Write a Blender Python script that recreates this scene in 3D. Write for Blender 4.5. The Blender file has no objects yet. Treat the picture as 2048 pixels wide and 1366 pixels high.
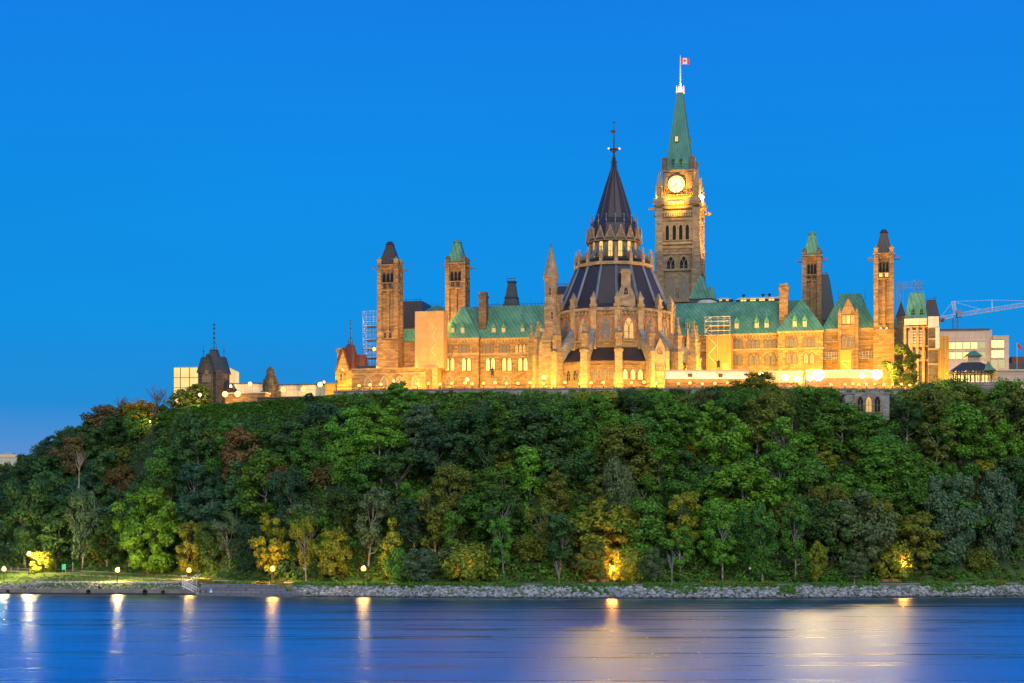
import bpy, bmesh, math, random
import numpy as np
from mathutils import Vector, Matrix, noise
C = bpy.context.scene.collection
SC = bpy.context.scene
PI = math.pi
# ------------------------------------------------------------------ camera
F_PX, HORIZ = 3840.0, 1140.0            # focal length in pixels of a 2048 px wide frame, horizon row
CAM_Z = 6.0
cam = bpy.data.objects.new('camera', bpy.data.cameras.new('camera')); C.objects.link(cam)
cam.location = (0, 0, CAM_Z); cam.rotation_euler = (PI/2, 0, 0)
cam.data.sensor_width = 36; cam.data.lens = 36*F_PX/2048
cam.data.shift_y = (HORIZ-683)/2048
cam.data.clip_start = 1; cam.data.clip_end = 60000
SC.camera = cam
SC.render.resolution_x, SC.render.resolution_y = 1024, 683
# ------------------------------------------------------------------ sky: blue hour, afterglow behind the camera
W = bpy.data.worlds.new('World'); SC.world = W; W.use_nodes = True
nt = W.node_tree; nt.nodes.clear()
out = nt.nodes.new('ShaderNodeOutputWorld'); bg = nt.nodes.new('ShaderNodeBackground')
tc = nt.nodes.new('ShaderNodeTexCoord'); sp = nt.nodes.new('ShaderNodeSeparateXYZ')
nt.links.new(tc.outputs['Generated'], sp.inputs[0])
rp = nt.nodes.new('ShaderNodeValToRGB')
els = rp.color_ramp.elements
stops = [(0.0, (.13,.27,.58)), (.058, (.10,.275,.63)), (.085, (.016,.255,.66)), (.13, (.006,.275,.75)),
         (.20, (.005,.258,.79)), (.285, (.007,.215,.79)), (.6, (.006,.19,.74)), (1.0, (.006,.14,.52))]
els[0].position, els[0].color = stops[0][0], (*stops[0][1], 1)
els[1].position, els[1].color = stops[-1][0], (*stops[-1][1], 1)
for p_, c_ in stops[1:-1]:
    e = els.new(p_); e.color = (*c_, 1)
nt.links.new(sp.outputs['Z'], rp.inputs[0])
mr = nt.nodes.new('ShaderNodeMapRange'); mr.interpolation_type = 'SMOOTHSTEP'
mr.inputs['From Min'].default_value = -.30; mr.inputs['From Max'].default_value = -.95
nt.links.new(sp.outputs['Y'], mr.inputs[0])
mx = nt.nodes.new('ShaderNodeMixRGB')
mx.inputs[2].default_value = (.84, .86, .80, 1)
nz = nt.nodes.new('ShaderNodeTexNoise'); nz.inputs['Scale'].default_value = 2.2; nz.inputs['Detail'].default_value = 3
mz = nt.nodes.new('ShaderNodeMapping'); mz.inputs['Scale'].default_value = (1, 1, 5); nt.links.new(tc.outputs['Generated'], mz.inputs[0]); nt.links.new(mz.outputs[0], nz.inputs['Vector'])
mv = nt.nodes.new('ShaderNodeMapRange'); mv.inputs['From Min'].default_value = .3; mv.inputs['From Max'].default_value = .7; mv.inputs['To Min'].default_value = .955; mv.inputs['To Max'].default_value = 1.05
nt.links.new(nz.outputs['Fac'], mv.inputs[0])
vm = nt.nodes.new('ShaderNodeMixRGB'); vm.blend_type = 'MULTIPLY'; vm.inputs[0].default_value = 1
nt.links.new(rp.outputs[0], vm.inputs[1]); nt.links.new(mv.outputs[0], vm.inputs[2])
nt.links.new(mr.outputs[0], mx.inputs[0]); nt.links.new(vm.outputs[0], mx.inputs[1])
nt.links.new(mx.outputs[0], bg.inputs[0]); bg.inputs[1].default_value = 1.0
nt.links.new(bg.outputs[0], out.inputs[0])
# the glow of the sunken sun, a broad soft light from behind the camera
sun = bpy.data.objects.new('afterglow_sun', bpy.data.lights.new('afterglow_sun', 'SUN')); C.objects.link(sun)
sun.data.energy = 1.35; sun.data.angle = math.radians(60); sun.data.color = (1, .95, .84)
sun.rotation_euler = Vector((-.18, 1, -.62)).to_track_quat('-Z', 'Y').to_euler()
SC.view_settings.view_transform = 'Standard'; SC.view_settings.look = 'None'
SC.view_settings.exposure = 0; SC.view_settings.gamma = 1
SC.cycles.use_denoising = True
SC.cycles.max_bounces = 6; SC.cycles.diffuse_bounces = 3; SC.cycles.glossy_bounces = 3
SC.cycles.transmission_bounces = 2; SC.cycles.transparent_max_bounces = 6
SC.cycles.sample_clamp_indirect = 4
SC.cycles.use_light_tree = True
SC.cycles.caustics_reflective = False; SC.cycles.caustics_refractive = False
random.seed(7); rng = np.random.default_rng(7)
# ------------------------------------------------------------------ materials
MATS = {}
def N(t, typ, **kw):
    n = t.nodes.new(typ)
    for k, v in kw.items():
        if k.startswith('i_'): n.inputs[k[2:].replace('_', ' ')].default_value = v
        else: setattr(n, k, v)
    return n
def newmat(name):
    m = bpy.data.materials.new(name); m.use_nodes = True
    t = m.node_tree; b = t.nodes['Principled BSDF']; MATS[name] = m
    return m, t, b
def L(t, a, b): t.links.new(a, b)
def mixc(t, fac, a, b, mode='MIX'):
    n = t.nodes.new('ShaderNodeMixRGB'); n.blend_type = mode
    for i, v in ((0, fac), (1, a), (2, b)):
        if isinstance(v, bpy.types.NodeSocket): t.links.new(v, n.inputs[i])
        elif i == 0: n.inputs[0].default_value = v
        else: n.inputs[i].default_value = (*v, 1)
    return n.outputs[0]
def ramp(t, src, stops):
    n = t.nodes.new('ShaderNodeValToRGB'); e = n.color_ramp.elements
    e[0].position, e[0].color = stops[0][0], (*stops[0][1], 1)
    e[1].position, e[1].color = stops[-1][0], (*stops[-1][1], 1)
    for p, c in stops[1:-1]:
        q = e.new(p); q.color = (*c, 1)
    t.links.new(src, n.inputs[0]); return n.outputs[0]
def objco(t):
    return t.nodes.new('ShaderNodeTexCoord').outputs['Object']
def noise_tex(t, co, scale, detail=4, rough=.6, stretch=None):
    if stretch:
        mp = N(t, 'ShaderNodeMapping'); mp.inputs['Scale'].default_value = stretch; L(t, co, mp.inputs[0]); co = mp.outputs[0]
    n = N(t, 'ShaderNodeTexNoise'); n.inputs['Scale'].default_value = scale
    n.inputs['Detail'].default_value = detail; n.inputs['Roughness'].default_value = rough
    L(t, co, n.inputs['Vector']); return n.outputs['Fac']
def bump(t, b, h, strength, dist=.1):
    n = N(t, 'ShaderNodeBump'); n.inputs['Strength'].default_value = strength; n.inputs['Distance'].default_value = dist
    L(t, h, n.inputs['Height']); L(t, n.outputs[0], b.inputs['Normal'])
def stone(name, c1, c2, mortar, bw=1.5, rh=.5, stain=(.10,.085,.075), amt=.55):
    m, t, b = newmat(name); co = objco(t)
    s = N(t, 'ShaderNodeSeparateXYZ'); L(t, co, s.inputs[0])
    a = N(t, 'ShaderNodeMath', operation='ADD'); L(t, s.outputs[0], a.inputs[0]); L(t, s.outputs[1], a.inputs[1])
    cb = N(t, 'ShaderNodeCombineXYZ'); L(t, a.outputs[0], cb.inputs[0]); L(t, s.outputs[2], cb.inputs[1])
    br = N(t, 'ShaderNodeTexBrick'); L(t, cb.outputs[0], br.inputs[0])
    br.inputs['Color1'].default_value = (*c1, 1); br.inputs['Color2'].default_value = (*c2, 1); br.inputs['Mortar'].default_value = (*mortar, 1)
    br.inputs['Scale'].default_value = 1; br.inputs['Mortar Size'].default_value = .035; br.inputs['Mortar Smooth'].default_value = .4
    br.inputs['Brick Width'].default_value = bw; br.inputs['Row Height'].default_value = rh; br.inputs['Bias'].default_value = 0
    n1 = noise_tex(t, co, .9, 6, .7, (1, 1, 2.2)); n2 = noise_tex(t, co, .16, 4, .7, (1, 1, .5))
    f1 = N(t, 'ShaderNodeMapRange'); f1.inputs[1].default_value = .52; f1.inputs[2].default_value = .72; L(t, n1, f1.inputs[0])
    f2 = N(t, 'ShaderNodeMapRange'); f2.inputs[1].default_value = .50; f2.inputs[2].default_value = .75; f2.inputs[4].default_value = amt; L(t, n2, f2.inputs[0])
    f1.inputs[4].default_value = amt
    c = mixc(t, f1.outputs[0], br.outputs[0], stain); c = mixc(t, f2.outputs[0], c, stain)
    L(t, c, b.inputs['Base Color']); b.inputs['Roughness'].default_value = .9
    bump(t, b, br.outputs['Fac'], -.4, .06)
    return m
def seam(name, c1, c2, patch, pitch=1.15, axis='xy', rough=.55, metallic=0.0):
    m, t, b = newmat(name); co = objco(t)
    s = N(t, 'ShaderNodeSeparateXYZ'); L(t, co, s.inputs[0])
    if axis == 'ang':
        a = N(t, 'ShaderNodeMath', operation='ARCTAN2'); L(t, s.outputs[0], a.inputs[0]); L(t, s.outputs[1], a.inputs[1])
    else:
        a = N(t, 'ShaderNodeMath', operation='ADD'); L(t, s.outputs[0], a.inputs[0]); L(t, s.outputs[1], a.inputs[1])
    mu = N(t, 'ShaderNodeMath', operation='MULTIPLY'); mu.inputs[1].default_value = 1/pitch; L(t, a.outputs[0], mu.inputs[0])
    fr = N(t, 'ShaderNodeMath', operation='PINGPONG'); fr.inputs[1].default_value = .5; L(t, mu.outputs[0], fr.inputs[0])
    mp = N(t, 'ShaderNodeMapRange'); mp.inputs[1].default_value = .0; mp.inputs[2].default_value = .14; L(t, fr.outputs[0], mp.inputs[0])
    n1 = noise_tex(t, co, .35, 6, .7, (1, 1, .35)); n2 = noise_tex(t, co, 1.6, 3, .6, (1.6, 1.6, .12))
    base = mixc(t, ramp(t, n1, [(.35, (0,0,0)), (.7, (1,1,1))]), c1, c2)
    base = mixc(t, ramp(t, n2, [(.5, (0,0,0)), (.8, (.7,.7,.7))]), base, patch)
    dark = mixc(t, .62, base, (0.005, .006, .006))
    L(t, mixc(t, mp.outputs[0], dark, base), b.inputs['Base Color'])
    b.inputs['Roughness'].default_value = rough; b.inputs['Metallic'].default_value = metallic
    bump(t, b, mp.outputs[0], -.6, .12)
    return m
def plain(name, col, rough=.7, metallic=0., var=.25, scale=.6):
    m, t, b = newmat(name); n = noise_tex(t, objco(t), scale, 5, .65)
    lo = tuple(x*(1-var) for x in col); hi = tuple(min(1, x*(1+var)) for x in col)
    L(t, ramp(t, n, [(.3, lo), (.7, hi)]), b.inputs['Base Color'])
    b.inputs['Roughness'].default_value = rough; b.inputs['Metallic'].default_value = metallic
    return m
def panel(name, col, pw, ph, line=.45, stain=.35, rough=.7):          # sheeting or cladding in panels with joints and streaky stains
    m, t, b = newmat(name); co = objco(t); s = N(t, 'ShaderNodeSeparateXYZ'); L(t, co, s.inputs[0])
    a = N(t, 'ShaderNodeMath', operation='ADD'); L(t, s.outputs[0], a.inputs[0]); L(t, s.outputs[1], a.inputs[1])
    cb = N(t, 'ShaderNodeCombineXYZ'); L(t, a.outputs[0], cb.inputs[0]); L(t, s.outputs[2], cb.inputs[1])
    br = N(t, 'ShaderNodeTexBrick', offset=0); L(t, cb.outputs[0], br.inputs[0]); br.inputs['Scale'].default_value = 1
    br.inputs['Color1'].default_value = (*col, 1); br.inputs['Color2'].default_value = (*[x*.84 for x in col], 1); br.inputs['Mortar'].default_value = (*[x*line for x in col], 1)
    br.inputs['Mortar Size'].default_value = .05; br.inputs['Brick Width'].default_value = pw; br.inputs['Row Height'].default_value = ph
    n = noise_tex(t, co, .5, 6, .7, (1.4, 1.4, .25)); c = mixc(t, ramp(t, n, [(.42, (0,0,0)), (.75, (stain,)*3)]), br.outputs[0], tuple(x*.4 for x in col))
    L(t, c, b.inputs['Base Color']); b.inputs['Roughness'].default_value = rough; return m
def glow(name, col, strength, base=(.6,.5,.3)):
    m, t, b = newmat(name); b.inputs['Base Color'].default_value = (*base, 1)
    b.inputs['Emission Color'].default_value = (*col, 1); b.inputs['Emission Strength'].default_value = strength
    return m
stone('sandstone', (.40,.245,.115), (.17,.10,.052), (.12,.08,.05), 1.5, .5, (.075,.055,.045), .62)
stone('pale_sandstone', (.39,.28,.165), (.21,.145,.088), (.16,.125,.09), 1.3, .55, (.10,.08,.066), .62)
stone('grey_stone', (.36,.34,.32), (.22,.21,.205), (.13,.13,.13), 1.8, .6, (.12,.12,.125), .4)
stone('dark_stone', (.15,.11,.08), (.07,.052,.042), (.06,.05,.04), 1.2, .5, (.035,.03,.03), .5)
plain('trim_stone', (.34,.24,.14), .85, 0, .35, .7)
plain('dark_trim', (.13,.10,.08), .85, 0, .4, .7)
plain('red_stone', (.36,.13,.075), .85)
seam('green_copper', (.045,.19,.125), (.14,.37,.235), (.022,.10,.08))
seam('green_spire', (.035,.20,.165), (.07,.28,.22), (.02,.11,.10), .8)
seam('dark_copper', (.034,.024,.028), (.055,.036,.034), (.025,.02,.03), 1.15, rough=.42)
seam('library_copper', (.036,.026,.030), (.060,.040,.036), (.03,.022,.03), .05, 'ang', .4)
seam('slate', (.035,.042,.05), (.06,.065,.07), (.03,.035,.045), .9, rough=.5)
seam('red_tile', (.085,.026,.02), (.13,.036,.022), (.05,.018,.02), .7)
plain('lead_rib', (.16,.19,.24), .5, 0, .2)
plain('iron', (.022,.022,.03), .5)
plain('wood_rail', (.19,.085,.03), .7)
plain('galvanised', (.40,.41,.44), .45, .2)
plain('white_metal', (.72,.72,.74), .5)


plain('sheet_fold', (.70,.52,.33), .75, 0, .1)

plain('concrete', (.24,.20,.17), .85, 0, .3, .35)
plain('dark_concrete', (.05,.05,.05), .85, 0, .3)
plain('tyre_rubber', (.015,.015,.016), .8)
plain('bronze', (.03,.032,.028), .45, .4)
plain('brick_red', (.20,.075,.05), .85)
plain('bark', (.12,.10,.075), .9, 0, .4, 1.5)
plain('pale_bark', (.32,.29,.25), .9, 0, .4, 1.5)
plain('crane_white', (.85,.72,.74), .5)
plain('crane_blue', (.16,.24,.42), .5)
plain('bench_wood', (.40,.15,.06), .7)
plain('sign_green', (.02,.28,.22), .5, 0, .05)
plain('sign_white', (.75,.78,.78), .5, 0, .03)
plain('sign_blue', (.08,.35,.62), .5, 0, .05)
plain('clock_iron', (.05,.035,.01), .5, 0, .1)
panel('white_panel', (.68,.61,.52), 2.4, 2.2); panel('amber_sheet', (.80,.36,.04), 2.2, 2.6, .6); panel('orange_sheet', (.62,.34,.14), 2.6, 2.1, .7, .4)
panel('beige_concrete', (.52,.41,.35), 3.4, 1.9, .7, .3); panel('tan_sheet', (.36,.175,.055), 2.6, 2.1, .7, .4); panel('site_board', (.46,.34,.20), 2.4, 3.0, .5, .5)
m, t, b = newmat('dark_glass'); b.inputs['Base Color'].default_value = (.008,.013,.016,1); b.inputs['Roughness'].default_value = .5; b.inputs['Specular IOR Level'].default_value = .12
m, t, b = newmat('leaded_glass'); b.inputs['Base Color'].default_value = (.16,.15,.13,1); b.inputs['Roughness'].default_value = .3
def lit(name, col, s, sc=.7):
    m, t, b = newmat(name); b.inputs['Base Color'].default_value = (.25,.2,.12,1)
    n = noise_tex(t, objco(t), sc, 3, .6)
    L(t, ramp(t, n, [(.3, tuple(x*.45 for x in col)), (.62, col)]), b.inputs['Emission Color'])
    b.inputs['Emission Strength'].default_value = s; return m
lit('bright_window', (1,.60,.13), 3.0)
lit('warm_window', (1,.50,.09), .85)
lit('dim_window', (1,.58,.24), .28)
lit('lantern_window', (1,.58,.10), 1.6)
lit('office_window', (1,.74,.20), 2.6, .25)
lit('office_dim', (.55,.75,.30), .6, .2)
glow('lamp_amber', (1,.42,.05), 3.6)
glow('lamp_yellow', (1,.56,.10), 4.2)
glow('lamp_orange', (1,.36,.035), 4)
glow('flood_lens', (1,.72,.32), 40)
glow('clock_glow', (1,.63,.18), 1.9, (.8,.75,.6))
glow('crown_light', (1,.58,.42), 1.3)
glow('red_lamp', (1,.06,.03), 8)
glow('spire_window', (1,.30,.05), 2.2)
# ------------------------------------------------------------------ mesh builder
class MB:
    def __init__(s): s.v = []; s.f = []
    def add(s, v, f):
        o = len(s.v); s.v += [tuple(p) for p in v]; s.f += [tuple(i+o for i in q) for q in f]; return s
    def box(s, x0, x1, y0, y1, z0, z1):
        return s.add([(x0,y0,z0),(x1,y0,z0),(x1,y1,z0),(x0,y1,z0),(x0,y0,z1),(x1,y0,z1),(x1,y1,z1),(x0,y1,z1)],
                     [(0,3,2,1),(4,5,6,7),(0,1,5,4),(1,2,6,5),(2,3,7,6),(3,0,4,7)])
    def taper(s, x0, x1, y0, y1, z0, X0, X1, Y0, Y1, z1):
        return s.add([(x0,y0,z0),(x1,y0,z0),(x1,y1,z0),(x0,y1,z0),(X0,Y0,z1),(X1,Y0,z1),(X1,Y1,z1),(X0,Y1,z1)],
                     [(0,3,2,1),(4,5,6,7),(0,1,5,4),(1,2,6,5),(2,3,7,6),(3,0,4,7)])
    def xz(s, poly, y0, y1):                       # outline in the x-z plane given depth along y
        n = len(poly)
        v = [(x,y0,z) for x,z in poly]+[(x,y1,z) for x,z in poly]
        return s.add(v, [tuple(range(n)), tuple(range(2*n-1, n-1, -1))]+[(i,i+n,(i+1)%n+n,(i+1)%n) for i in range(n)])
    def ringxz(s, po, pi, y0, y1):                 # frame between two outlines of equal length
        n = len(po)
        v = [(x,y0,z) for x,z in po]+[(x,y0,z) for x,z in pi]+[(x,y1,z) for x,z in po]+[(x,y1,z) for x,z in pi]
        f = []
        for i in range(n):
            j = (i+1) % n
            f += [(i,j,n+j,n+i), (i,2*n+i,2*n+j,j), (n+i,n+j,3*n+j,3*n+i)]
        return s.add(v, f)
    def lathe(s, prof, n=16, rot=0, cx=0, cy=0):
        v = []; f = []
        for r, z in prof:
            for k in range(n):
                a = rot+2*PI*k/n; v.append((cx+r*math.sin(a), cy-r*math.cos(a), z))
        for i in range(len(prof)-1):
            for k in range(n):
                q = (k+1) % n; f.append((i*n+k, i*n+q, (i+1)*n+q, (i+1)*n+k))
        f.append(tuple(range(n-1,-1,-1))); f.append(tuple(range((len(prof)-1)*n, len(prof)*n)))
        return s.add(v, f)
    def tube(s, a, b, ra, rb=None, n=6):
        rb = ra if rb is None else rb
        a = Vector(a); b = Vector(b); d = (b-a)
        if d.length < 1e-6: return s
        q = d.to_track_quat('Z', 'Y'); v = []
        for p, r in ((a, ra), (b, rb)):
            for k in range(n):
                an = 2*PI*k/n; v.append(p+q @ Vector((r*math.cos(an), r*math.sin(an), 0)))
        return s.add(v, [(k,(k+1)%n,(k+1)%n+n,k+n) for k in range(n)]+[tuple(range(n-1,-1,-1)), tuple(range(n,2*n))])
    def path(s, pts, rs, n=6):
        for i in range(len(pts)-1): s.tube(pts[i], pts[i+1], rs[i], rs[i+1], n)
        return s
    def ball(s, c, r, seg=10, rings=6, sz=1):
        prof = [(max(.001, r*math.sin(PI*i/rings)), c[2]-r*sz*math.cos(PI*i/rings)) for i in range(rings+1)]
        return s.lathe(prof, seg, 0, c[0], c[1])
    def join(s, o, M): return s.add([M @ Vector(p) for p in o.v], o.f)
    def xf(s, M): s.v = [tuple(M @ Vector(p)) for p in s.v]; return s
    def mesh(s, name, mat, smooth=False):
        me = bpy.data.meshes.new(name); me.from_pydata(s.v, [], s.f)
        bm = bmesh.new(); bm.from_mesh(me); bmesh.ops.recalc_face_normals(bm, faces=bm.faces); bm.to_mesh(me); bm.free()
        if smooth:
            me.polygons.foreach_set('use_smooth', [True]*len(me.polygons))
        if mat: me.materials.append(MATS[mat])
        return me
    def build(s, name, mat, parent=None, smooth=False):
        return link(name, s.mesh(name, mat, smooth), parent)
def link(name, me, parent=None, loc=(0,0,0), rz=0, sc=None):
    o = bpy.data.objects.new(name, me); C.objects.link(o)
    o.location = loc; o.rotation_euler = (0,0,rz)
    if sc: o.scale = sc
    if parent: o.parent = parent
    return o
def thing(name, label, cat, loc=(0,0,0), rz=0, group=None):
    o = link(name, None, None, loc, rz); o.empty_display_size = .5
    return tag(o, label, cat, group)
def tag(o, label=None, cat=None, group=None, kind=None):
    if label: o['label'] = label
    if cat: o['category'] = cat
    if group: o['group'] = group
    if kind: o['kind'] = kind
    return o
def copy_tree(o, parent=None):
    c = o.copy(); C.objects.link(c); c.parent = parent
    for ch in list(o.children): copy_tree(ch, c)
    return c
def at(px, py, d): return Vector(((px-1024)/F_PX*d, d, CAM_Z+(HORIZ-py)/F_PX*d))
TH = math.radians(12); CS, SN = math.cos(TH), math.sin(TH)
Z0 = 51.2                                           # level of the terrace on the hill
class Frame:                                        # a building's own axes: x along its front, y back, z up from the terrace
    def __init__(s, pxc, d, th=TH, z0=Z0):
        s.d = d; s.X = (pxc-1024)/F_PX*d; s.c = math.cos(th); s.s = math.sin(th); s.z0 = z0; s.th = th
    def loc(s): return (s.X, s.d, s.z0)
    def x(s, px, ly=0):
        k = px-1024
        return (k*(s.d+ly*s.c)-F_PX*(s.X+ly*s.s))/(F_PX*s.c+k*s.s)
    def z(s, py, lx=0, ly=0): return CAM_Z+(HORIZ-py)/F_PX*(s.d-lx*s.s+ly*s.c)-s.z0
    def thing(s, name, label, cat, group=None): return thing(name, label, cat, s.loc(), -s.th, group)
    def world(s, lx, ly, lz): return Vector((s.X+lx*s.c+ly*s.s, s.d-lx*s.s+ly*s.c, s.z0+lz))
# windows: a stone frame with its pane as sub-part; meshes are shared
def arch(w, h, spring=.58, n=5):
    hw = w/2; zs = max(h*.3, h-w*1.05); p = [(-hw, 0), (hw, 0)]
    R = [(-hw+w*math.cos(PI/3*i/n) if i < n else 0, zs+(h-zs)*math.sin(PI/3*i/n)/.8660254) for i in range(n+1)]
    p += R; p += [(-x, z) for x, z in R[-2::-1]]
    return p
_wm = {}
def window_mesh(w, h, t, mat, style):
    k = (round(w,2), round(h,2), round(t,2), mat, style)
    if k in _wm: return _wm[k]
    if style == 'rect':
        po = [(-w/2-t,-t),(w/2+t,-t),(w/2+t,h+t),(-w/2-t,h+t)]; pi = [(-w/2,0),(w/2,0),(w/2,h),(-w/2,h)]
    else:
        pi = arch(w, h); po = [(x*(w+2*t)/w, (z if z > 0 else -t*.7)+(t*1.3*(z/h) if z > 0 else 0)) for x, z in pi]
    f = MB().ringxz(po, pi, -.22, .05)
    if style == 'lancet2':                          # mullion, side lights and a simple tracery fork
        f.box(-.06*w-.03, .06*w+.03, -.14, .02, 0, h*.6)
        f.xz([(-.05,h*.55),(.05,h*.55),(w*.36,h*.8),(w*.26,h*.84)], -.139, .019)
        f.xz([(.05,h*.552),(-.05,h*.552),(-w*.36,h*.8),(-w*.26,h*.84)], -.138, .018)
        f.box(-w*.5, w*.5, -.12, .01, h*.30, h*.30+.1)
    elif style == 'lancet1':
        f.box(-.05, .05, -.12, .01, 0, h*.8); f.box(-w*.49, w*.49, -.11, .005, h*.42, h*.42+.1)
    elif style == 'rect':
        f.box(-.05, .05, -.12, .01, 0, h); f.box(-w*.5, w*.5, -.11, .005, h*.5-.05, h*.5+.05)
    p = MB().xz(pi, -.05, .02)
    _wm[k] = (f.mesh('window', mat), p); return _wm[k]
_pm = {}
def window(par, x, y, z, w, h, pane='dark_glass', t=.22, mat='trim_stone', style='lancet1', rz=0, name='window'):
    fm, pb = window_mesh(w, h, t, mat, style)
    o = link(name, fm, par, (x, y, z), rz)
    k = (fm.name, pane)
    if k not in _pm: _pm[k] = pb.mesh('pane', pane)
    link('pane', _pm[k], o); return o
def lamp_light(name, par, loc, power, col, r=.3, kind='POINT', aim=None, cone=None, blend=.6):
    l = bpy.data.lights.new(name, kind); l.energy = power; l.color = col; l.shadow_soft_size = r
    o = bpy.data.objects.new(name, l); C.objects.link(o); o.location = loc
    if par: o.parent = par
    if kind == 'SPOT':
        l.spot_size = math.radians(cone); l.spot_blend = blend
        o.rotation_euler = Vector(aim).to_track_quat('-Z', 'Y').to_euler()
    return o
# every label that must single out one of many is settled here, by landmarks in the photograph
MARKS = [(20,'the hill\'s left end'),(130,'the hill shoulder'),(240,'the bare hilltop trees'),(345,'the white sheeted block'),(420,'the dark gatehouse tower'),
 (540,'the lantern turret'),(620,'the floodlit hoarding'),(690,'the red-roofed lodge'),(777,'the dark-capped left tower'),(858,'the tall orange sheeting'),(912,'the green-capped left tower'),
 (985,'the left statue'),(1040,'the left wing roof'),(1102,'the round spired turret'),(1168,'the library lantern'),(1235,'the library spire'),(1295,'the library chimney'),(1355,'the clock tower'),
 (1437,'the hoarding statue'),(1500,'the right wing'),(1567,'the right wing chimney'),(1625,'the green-capped right tower'),(1697,'the gabled bay'),(1770,'the purple-capped right tower'),
 (1835,'the green mansard'),(1890,'the orange corner sheeting'),(1950,'the green-roofed pavilion'),(2040,'the right edge')]
PEND = []
def later(o, phrase, u, where='below', cat=None, group=None):
    tag(o, None, cat, group); PEND.append((o, phrase, u, where)); return o
def settle():
    g = {}
    for o, ph, u, wh in PEND:
        mk = min(MARKS, key=lambda q: abs(q[0]-u))[1]
        g.setdefault(f'{ph} {wh} {mk}', []).append((u, o))
    for lab, lst in g.items():
        lst.sort(key=lambda q: q[0]); n = len(lst)
        names = {1: [''], 2: ['left of two', 'right of two'], 3: ['leftmost of three', 'middle of three', 'rightmost of three']}.get(n) or \
                [f'{["first","second","third","fourth","fifth","sixth","seventh","eighth","ninth","tenth"][min(i,9)]} from left' for i in range(n)]
        for (u, o), q in zip(lst, names): o['label'] = lab+(', '+q if q else '')
# ------------------------------------------------------------------ terrain
def I(x, t): return np.interp(x, [p[0] for p in t], [p[1] for p in t])
T_DW = [(-900,560),(-400,510),(0,480),(400,458),(600,427),(1000,404),(1500,397),(1800,414),(2048,436),(2500,480),(3200,600)]
T_DT = [(-400,620),(0,592),(130,575),(200,560),(330,528),(500,515),(660,494),(900,488),(1500,485),(2048,491),(2500,530),(3200,660)]
T_ZT = [(-500,8),(-150,16),(0,28),(35,32),(130,43.5),(200,47),(280,49.8),(330,50.4),(400,51.0),(3200,51.0)]
T_FL = [(-400,60),(0,50),(300,38),(450,22),(600,19),(3000,19)]
def smooth(x): x = np.clip(x, 0, 1); return x*x*(3-2*x)
def ground(X, Y):
    X = np.asarray(X, float); Y = np.asarray(Y, float)
    u = 1024+F_PX*X/np.maximum(Y, 60.)
    t = Y-I(u, T_DW); zt = I(u, T_ZT); fl = I(u, T_FL); T = I(u, T_DT)-I(u, T_DW)
    lawn = 2.7+np.clip((t-5)/np.maximum(fl-5, 1), 0, 1)*np.interp(u, [0,350,500], [4.0,2.5,.8])
    z = np.where(t < 5, -3+5.7*np.clip((t+4)/9, 0, 1), lawn)
    f = np.clip((t-fl)/np.maximum(T-fl, 1), 0, 1)
    z = np.where(t > fl, lawn+(zt-lawn)*(.55*f+.45*smooth(f)), z)
    back = np.clip((t-T-60)/120, 0, 1)
    z = np.where(u < 330, z*(1-back*np.clip((330-u)/150,0,1))+4*back*np.clip((330-u)/150,0,1), z)
    far = smooth((np.hypot(X, Y)-1200)/1500)
    return np.where(t > 0, z*(1-far)+8*far, z)
def gz(x, y): return float(ground(x, y))
xs = np.unique(np.concatenate([-np.geomspace(160, 9000, 26), np.arange(-160, 161, 2.5), np.geomspace(160, 9000, 26)]))
ys = np.unique(np.concatenate([np.arange(380, 640, 2.0), np.geomspace(640, 12000, 34), [340, 360]]))
GX, GY = np.meshgrid(xs, ys); GZ = ground(GX, GY)
jit = np.array([noise.noise((x*.12, y*.12, 0)) for x, y in zip(GX.ravel(), GY.ravel())]).reshape(GX.shape)
tt = GY-I(1024+F_PX*GX/np.maximum(GY, 60), T_DW)
GZ = GZ+jit*np.clip((tt-22)/20, 0, 1)*np.clip((560-GY)/30, 0, 1)*.9
nx, ny = len(xs), len(ys)
ids = np.arange(nx*ny).reshape(ny, nx)
q = np.stack([ids[:-1,:-1], ids[:-1,1:], ids[1:,1:], ids[1:,:-1]], -1).reshape(-1, 4)
me = bpy.data.meshes.new('terrain'); me.from_pydata(np.stack([GX, GY, GZ], -1).reshape(-1, 3).tolist(), [], q.tolist())
m, t, b = newmat('turf'); co = objco(t)
n1 = noise_tex(t, co, .12, 5, .65); n2 = noise_tex(t, co, 1.3, 5, .7)
c = mixc(t, ramp(t, n1, [(.35,(0,0,0)),(.65,(1,1,1))]), (.06,.14,.022), (.11,.22,.03))
c = mixc(t, ramp(t, n2, [(.35,(0,0,0)),(.8,(.8,.8,.8))]), c, (.05,.075,.02))
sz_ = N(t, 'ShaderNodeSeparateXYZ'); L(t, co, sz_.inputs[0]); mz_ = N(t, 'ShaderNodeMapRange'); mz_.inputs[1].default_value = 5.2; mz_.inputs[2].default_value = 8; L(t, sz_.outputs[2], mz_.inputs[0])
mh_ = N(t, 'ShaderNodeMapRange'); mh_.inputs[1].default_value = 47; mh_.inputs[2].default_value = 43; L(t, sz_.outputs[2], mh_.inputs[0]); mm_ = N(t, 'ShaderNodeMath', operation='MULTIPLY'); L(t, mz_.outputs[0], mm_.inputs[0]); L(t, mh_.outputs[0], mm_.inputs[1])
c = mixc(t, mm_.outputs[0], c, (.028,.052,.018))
L(t, c, b.inputs['Base Color']); b.inputs['Roughness'].default_value = .95; bump(t, b, n2, .8, .25)
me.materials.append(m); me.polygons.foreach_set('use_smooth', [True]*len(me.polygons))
tag(link('ground', me), None, None, None, 'structure')
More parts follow.
